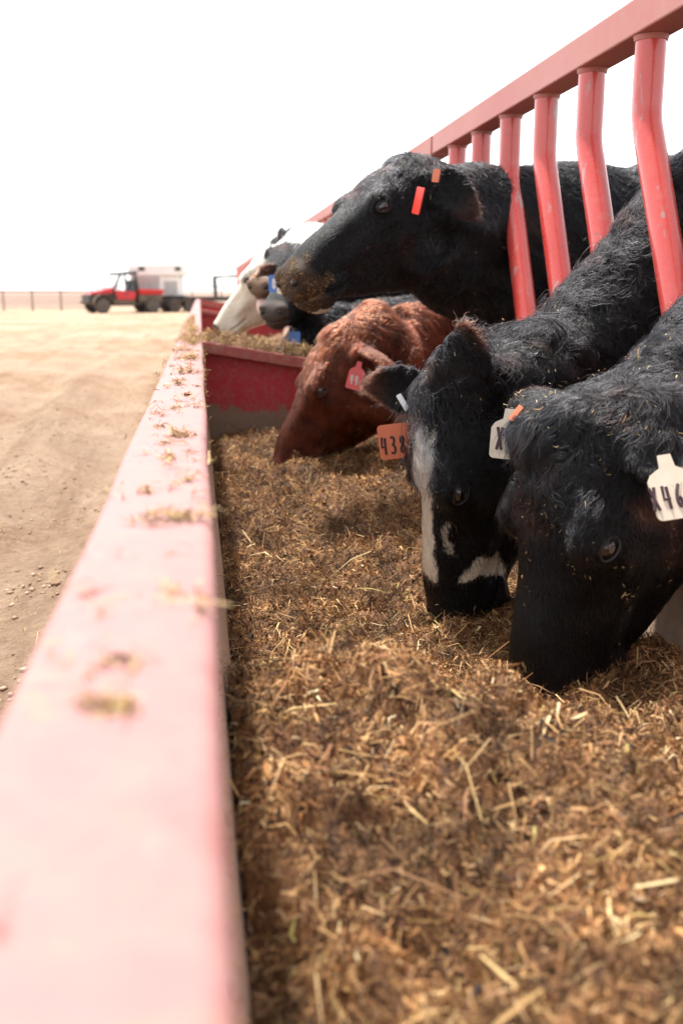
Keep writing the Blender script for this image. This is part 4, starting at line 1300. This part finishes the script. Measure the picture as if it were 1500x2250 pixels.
cowH = build_cow('dark cow with its head low just behind the straw topped panel', (.44, 4.42, .655), (0, 58, 200), .98,
    [((.60, 4.36, .58), .10, .16, (-.3, 0, 1)), ((.80, 4.27, .58), .11, .18, (0, 0, 1)), ((.97, 4.17, .60), .115, .19, (0, 0, 1)), ((1.2, 4.14, .70), .14, .25, (0, 0, 1))],
    (1.5, 4.14, .80), (1, -.03), FAR_EARS, black_coat(.4, rust=.3), dict(n=30000, face=.014, poll=.045, neck=.035, seed=17, rad=.0011, curl=.7), .013, bw=.66)
ear_tag(cowH.root, (.390, 4.26, .590), (-.1, -1, .2), (.05, 0, 1), .045, .05, 'tag_blue', '', neck=False, label='blue tag just above the straw')
cowH.finish()

# ------------------------------------------------------------------ far yard: fence, utility vehicle, camper, gooseneck trailer
def part(mb, name, mat, parent, smooth=False):
    o = mb.build(name, M[mat], parent, smooth)
    fix_normals(o.data)
    return o

def pipe_fence(x0, x1, y, label):
    b = empty('pipe_fence', ((x0+x1)/2, y, 0))
    n = int(round((x1 - x0) / 1.13))
    p0 = None
    for i in range(n + 1):
        x = x0 + (x1 - x0) * i / n - b.location.x
        if p0 is None:
            p0 = part(MB().tube([(0, 0, -.1), (0, 0, .80), (0, 0, .83)], [.036, .036, .018], 12), 'post', 'rust_pipe', b, True)
            o = p0
        else:
            o = p0.copy(); COL.objects.link(o); o.parent = b
        o.location = (x, 0, 0)
    r0 = None
    for z in (.12, .27, .42, .57, .76):
        h = (x1 - x0) / 2
        part(MB().tube([(-h, -.04, z), (-h*.3, -.04, z - .006), (h*.4, -.04, z + .004), (h, -.04, z)], .026 if z < .7 else .034, 10), 'rail', 'wire' if z < .7 else 'rust_pipe', b, True)
    tag(b, label, 'fence')
pipe_fence(-14.7, -4.49, 43.0, 'low pipe fence with thin rails left of the red utility vehicle')

def wheel(parent, x, y, r, w, name='wheel'):
    """Tyre with tread lugs (a lathe about y) and a dished rim as its sub-part."""
    prof = [(r*.60, -w*.46), (r*.80, -w*.5), (r*.95, -w*.43), (r, -w*.25), (r, w*.25), (r*.95, w*.43), (r*.80, w*.5), (r*.60, w*.46)]
    mb = MB(); n = 28
    rings = [[np.array((rr*(1 + (.025 if k % 2 and rr > r*.9 else 0))*math.cos(2*math.pi*k/n), yy, rr*(1 + (.025 if k % 2 and rr > r*.9 else 0))*math.sin(2*math.pi*k/n))) for k in range(n)] for rr, yy in prof]
    mb.rings(rings)
    t = part(mb, name, 'tyre', parent, True)
    t.location = (x, y, r)
    rm = MB()
    sgn = -1 if y < 0 else 1
    prof = [(r*.60, sgn*w*.30), (r*.60, sgn*w*.50), (r*.52, sgn*w*.51), (r*.44, sgn*w*.34), (r*.2, sgn*w*.38), (r*.12, sgn*w*.47), (.004, sgn*w*.48)]
    rm.rings([[np.array((rr*math.cos(2*math.pi*k/n), yy, rr*math.sin(2*math.pi*k/n))) for k in range(n)] for rr, yy in prof])
    part(rm, 'rim', 'rim', t, True)
    return t

def utility_vehicle(loc, rz, s):
    u = empty('utility_vehicle', loc)
    u.rotation_euler = (0, 0, rz); u.scale = (s, s, s)
    # x forward, half width .72
    P = lambda mb, n, m, sm=False, par=u: part(mb, n, m, par, sm)
    P(MB().box(-1.25, 1.15, -.48, .48, .26, .40, .03), 'chassis', 'black_plastic')
    body = MB().hexa([(-.30, -.62, .30), (.55, -.62, .30), (.55, .62, .30), (-.30, .62, .30), (-.30, -.64, .52), (.55, -.64, .52), (.55, .64, .52), (-.30, .64, .52)], .03)
    P(body, 'rocker', 'mud')
    hood = MB().hexa([(.55, -.60, .71), (1.40, -.52, .68), (1.40, .52, .68), (.55, .60, .71), (.50, -.60, .97), (1.34, -.46, .80), (1.34, .46, .80), (.50, .60, .97)], .05)
    P(hood, 'hood', 'utv_red', True)
    P(MB().hexa([(.46, -.585, .60), (.60, -.60, .40), (.60, .60, .40), (.46, .585, .60), (.44, -.585, .95), (.54, -.61, .96), (.54, .61, .96), (.44, .585, .95)], .02), 'dash_cowl', 'black_plastic')
    P(MB().hexa([(.56, -.57, .40), (1.18, -.50, .40), (1.18, .50, .40), (.56, .57, .40), (.56, -.57, .708), (1.18, -.50, .688), (1.18, .50, .688), (.56, .57, .708)], .02), 'front_body', 'black_plastic')
    P(MB().hexa([(1.20, -.50, .40), (1.44, -.44, .40), (1.44, .44, .40), (1.20, .50, .40), (1.20, -.50, .675), (1.42, -.44, .675), (1.42, .44, .675), (1.20, .50, .675)], .03), 'grille', 'black_plastic')
    P(MB().tube([(1.36, -.46, .36), (1.50, -.40, .40), (1.52, 0, .42), (1.50, .40, .40), (1.36, .46, .36)], .028, 10).tube([(1.36, -.40, .62), (1.50, -.36, .62), (1.52, 0, .64), (1.50, .36, .62), (1.36, .40, .62)], .022, 10), 'bumper', 'mud', True)
    for sg in (1, -1):
        P(MB().ellipsoid((1.36, sg*.36, .70), (.05, .10, .05)), 'headlight', 'lamp_glass', True)
        # fender arch over each front wheel
        arch = MB()
        pts = [(.98 + .37*math.cos(a), sg*.60, .30 + .37*math.sin(a)) for a in np.linspace(RAD(8), RAD(172), 12)]
        vs, fs = [], []
        for i, p in enumerate(pts):
            vs += [(p[0], p[1] - sg*.10, p[2]), (p[0], p[1] + sg*.14, p[2]), (p[0]*1.0 + .02*(p[0]-.98), p[1] + sg*.14, p[2] + .03), (p[0], p[1] - sg*.10, p[2] + .03)]
        for i in range(len(pts) - 1):
            for k in range(4): fs.append((i*4 + k, i*4 + (k+1) % 4, i*4 + 4 + (k+1) % 4, i*4 + 4 + k))
        fs += [(0, 1, 2, 3), tuple(len(vs) - 4 + k for k in (3, 2, 1, 0))]
        P(arch.add(vs, fs), 'fender', 'mud', True)
        dr = P(MB().hexa([(-.28, sg*.645, .50), (.42, sg*.645, .50), (.42, sg*.69, .50), (-.28, sg*.69, .50), (-.32, sg*.645, .78), (.52, sg*.645, .86), (.52, sg*.69, .86), (-.32, sg*.69, .78)], .02), 'door', 'utv_red')
        P(MB().box(.0, .12, sg*.70 - .012, sg*.70 + .012, .70, .73, .005), 'handle', 'black_plastic', False, dr)
    bed = P(MB().hexa([(-1.42, -.62, .68), (-.48, -.62, .68), (-.48, .62, .68), (-1.42, .62, .68), (-1.48, -.70, .86), (-.40, -.70, .90), (-.40, .70, .90), (-1.48, .70, .86)], .03), 'cargo_bed', 'utv_red')
    P(MB().box(-1.40, -.5, -.5, .5, .862, .872), 'bed_liner', 'black_plastic', False, bed)
    P(MB().box(-1.40, -.45, -.60, .60, .40, .672, .03), 'bed_underframe', 'mud')
    cage = MB()
    for sg in (1, -1):
        cage.tube([(.50, sg*.60, .94), (.20, sg*.56, 1.44), (-.34, sg*.56, 1.47), (-.42, sg*.62, .88)], .052, 10)
    cage.tube([(.20, -.56, 1.44), (.20, .56, 1.44)], .025, 10).tube([(-.34, -.56, 1.47), (-.34, .56, 1.47)], .025, 10).tube([(-.40, -.60, 1.1), (-.40, .60, 1.1)], .02, 10)
    P(cage, 'roll_cage', 'black_plastic', True)
    P(MB().hexa([(-.44, -.56, .80), (-.41, -.56, .80), (-.41, .56, .80), (-.44, .56, .80), (-.40, -.54, 1.22), (-.37, -.54, 1.22), (-.37, .54, 1.22), (-.40, .54, 1.22)]), 'rear_cab_panel', 'black_plastic')
    P(MB().hexa([(-.46, -.64, 1.47), (.30, -.62, 1.44), (.30, .62, 1.44), (-.46, .64, 1.47), (-.42, -.58, 1.53), (.24, -.56, 1.51), (.24, .56, 1.51), (-.42, .58, 1.57)], .015), 'roof', 'black_plastic')
    P(MB().hexa([(.525, -.57, .97), (.535, -.57, .97), (.535, .57, .97), (.525, .57, .97), (.235, -.53, 1.43), (.245, -.53, 1.43), (.245, .53, 1.43), (.235, .53, 1.43)]), 'windscreen', 'glass')
    for sg in (1, -1):
        st = P(MB().box(-.34, .10, sg*.30 - .24, sg*.30 + .24, .53, .68, .05), 'seat', 'seat', True)
        P(MB().hexa([(-.36, sg*.30-.23, .68), (-.24, sg*.30-.23, .68), (-.24, sg*.30+.23, .68), (-.36, sg*.30+.23, .68), (-.46, sg*.30-.2, 1.16), (-.37, sg*.30-.2, 1.16), (-.37, sg*.30+.2, 1.16), (-.46, sg*.30+.2, 1.16)], .03), 'seat_back', 'seat', True, st)
    sw = MB()
    ring = [(.26 + .055*math.sin(a), .30 + .17*math.cos(a), .98 + .16*math.sin(a)) for a in np.linspace(0, 2*math.pi, 21)]
    sw.tube(ring, .014, 8, False).tube([(.26, .30, .98), (.48, .30, .86)], .02, 8)
    P(sw, 'steering_wheel', 'black_plastic', True)
    for x in (.98, -.98):
        for sg in (1, -1): wheel(u, x, sg*.60, .29, .24)
    tag(u, 'dusty red and black two seat utility vehicle parked in the yard', 'utility vehicle')
    return u
uv = utility_vehicle((-2.86, 38.75, 0), RAD(180 + 24), .97)

def camper(loc, rz):
    c = empty('box_camper', loc); c.rotation_euler = (0, 0, rz)
    P = lambda mb, n, m, par=c, sm=False: part(mb, n, m, par, sm)
    P(MB().box(-.98, .86, -.80, .80, .62, 1.36, .02), 'lower_body', 'white_panel')
    P(MB().hexa([(-1.05, -.90, 1.362), (1.05, -.90, 1.362), (1.05, .90, 1.362), (-1.05, .90, 1.362), (-1.02, -.90, 1.76), (1.05, -.90, 1.80), (1.05, .90, 1.80), (-1.02, .90, 1.76)], .03), 'upper_body', 'white_panel')
    for x0, x1 in ((-.66, -.38), (.72, .98)):
        w = P(MB().box(x0, x1, -.915, -.903, 1.52, 1.70, .004), 'window', 'white_panel')
        P(MB().box(x0+.02, x1-.02, -.921, -.916, 1.54, 1.68), 'pane', 'black_plastic', w)
    for x0, x1 in ((-.90, .10), (.30, .80)):
        P(MB().box(x0, x1, -.815, -.802, .66, 1.16, .006), 'side_panel', 'grey_panel')
    for k in range(4):
        P(MB().box(-.86 + .25*k, -.855 + .25*k, -.822, -.816, .68, 1.14), 'panel_rib', 'white_panel')
    P(MB().box(-.95, .15, -.86, -.806, 1.20, 1.30, .01), 'awning_roll', 'grey_panel')
    P(MB().box(.14, .26, -.86, -.803, .62, 1.355, .01), 'corner_post', 'white_panel')
    P(MB().tube([(-.95, -.84, 1.82), (.95, -.84, 1.85)], .015, 8).tube([(-.6, -.84, 1.76), (-.6, -.84, 1.825)], .012, 8).tube([(.6, -.84, 1.79), (.6, -.84, 1.845)], .012, 8), 'roof_rail', 'white_panel', c, True)
    P(MB().box(-1.1, 1.05, -.75, .75, .46, .612, .02), 'chassis', 'steel_dark')
    P(MB().box(-.9, .9, -.62, .62, .28, .458, .02), 'undercarriage', 'steel_dark')
    for x in (-.35, .35):
        for sg in (1, -1): wheel(c, x, sg*.70, .28, .2)
    P(MB().tube([(.98, -.6, .46), (.98, -.6, .0)], .03, 10), 'jack_leg', 'steel_dark', c, True)
    tag(c, 'white box camper with two small windows behind the utility vehicle', 'camper')
camper((-1.55, 40.6, 0), RAD(-6))

def gooseneck(loc, rz):
    g = empty('flatbed_trailer', loc); g.rotation_euler = (0, 0, rz)
    P = lambda mb, n, m, par=g, sm=False: part(mb, n, m, par, sm)
    P(MB().box(-.55, 3.2, -.9, .9, .42, .54, .01), 'frame', 'steel_dark')
    for k in range(9):
        P(MB().box(-.55 + .415*k, -.15 + .415*k, -.9, .9, .543, .585, .004), 'deck_plank', 'deck')
    P(MB().hexa([(-1.5, -.9, .26), (-.56, -.9, .46), (-.56, .9, .46), (-1.5, .9, .26), (-1.5, -.9, .30), (-.56, -.9, .56), (-.56, .9, .56), (-1.5, .9, .30)], .01), 'dovetail', 'deck')
    for x in (-1.15, -.55, .1):
        for sg in (1, -1): wheel(g, x, sg*.72, .27, .2)
    P(MB().hexa([(.40, -.14, .58), (.52, -.14, .58), (.52, .14, .58), (.40, .14, .58), (.36, -.14, 1.26), (.50, -.14, 1.26), (.50, .14, 1.26), (.36, .14, 1.26)], .01), 'neck_upright', 'steel_dark')
    P(MB().hexa([(.36, -.13, 1.262), (1.65, -.13, 1.33), (1.65, .13, 1.33), (.36, .13, 1.262), (.36, -.13, 1.36), (1.65, -.13, 1.43), (1.65, .13, 1.43), (.36, .13, 1.36)], .015), 'neck_beam', 'steel_dark')
    P(MB().box(.66, .98, -.145, -.133, 1.30, 1.36), 'reflector', 'grey_panel')
    P(MB().tube([(1.58, 0, 1.33), (1.58, 0, .9)], .06, 12), 'coupler', 'steel_dark', g, True)
    P(MB().tube([(-.5, -.9, .58), (-.5, -.9, .95), (2.9, -.9, .95), (2.9, -.9, .58)], .02, 8).tube([(.6, -.9, .58), (.6, -.9, .95)], .02, 8).tube([(1.8, -.9, .58), (1.8, -.9, .95)], .02, 8), 'side_rail', 'steel_dark', g, True)
    tag(g, 'dark gooseneck flatbed trailer with sloping tail behind the white faced cow', 'trailer')
gooseneck((.15, 40.2, 0), RAD(4))
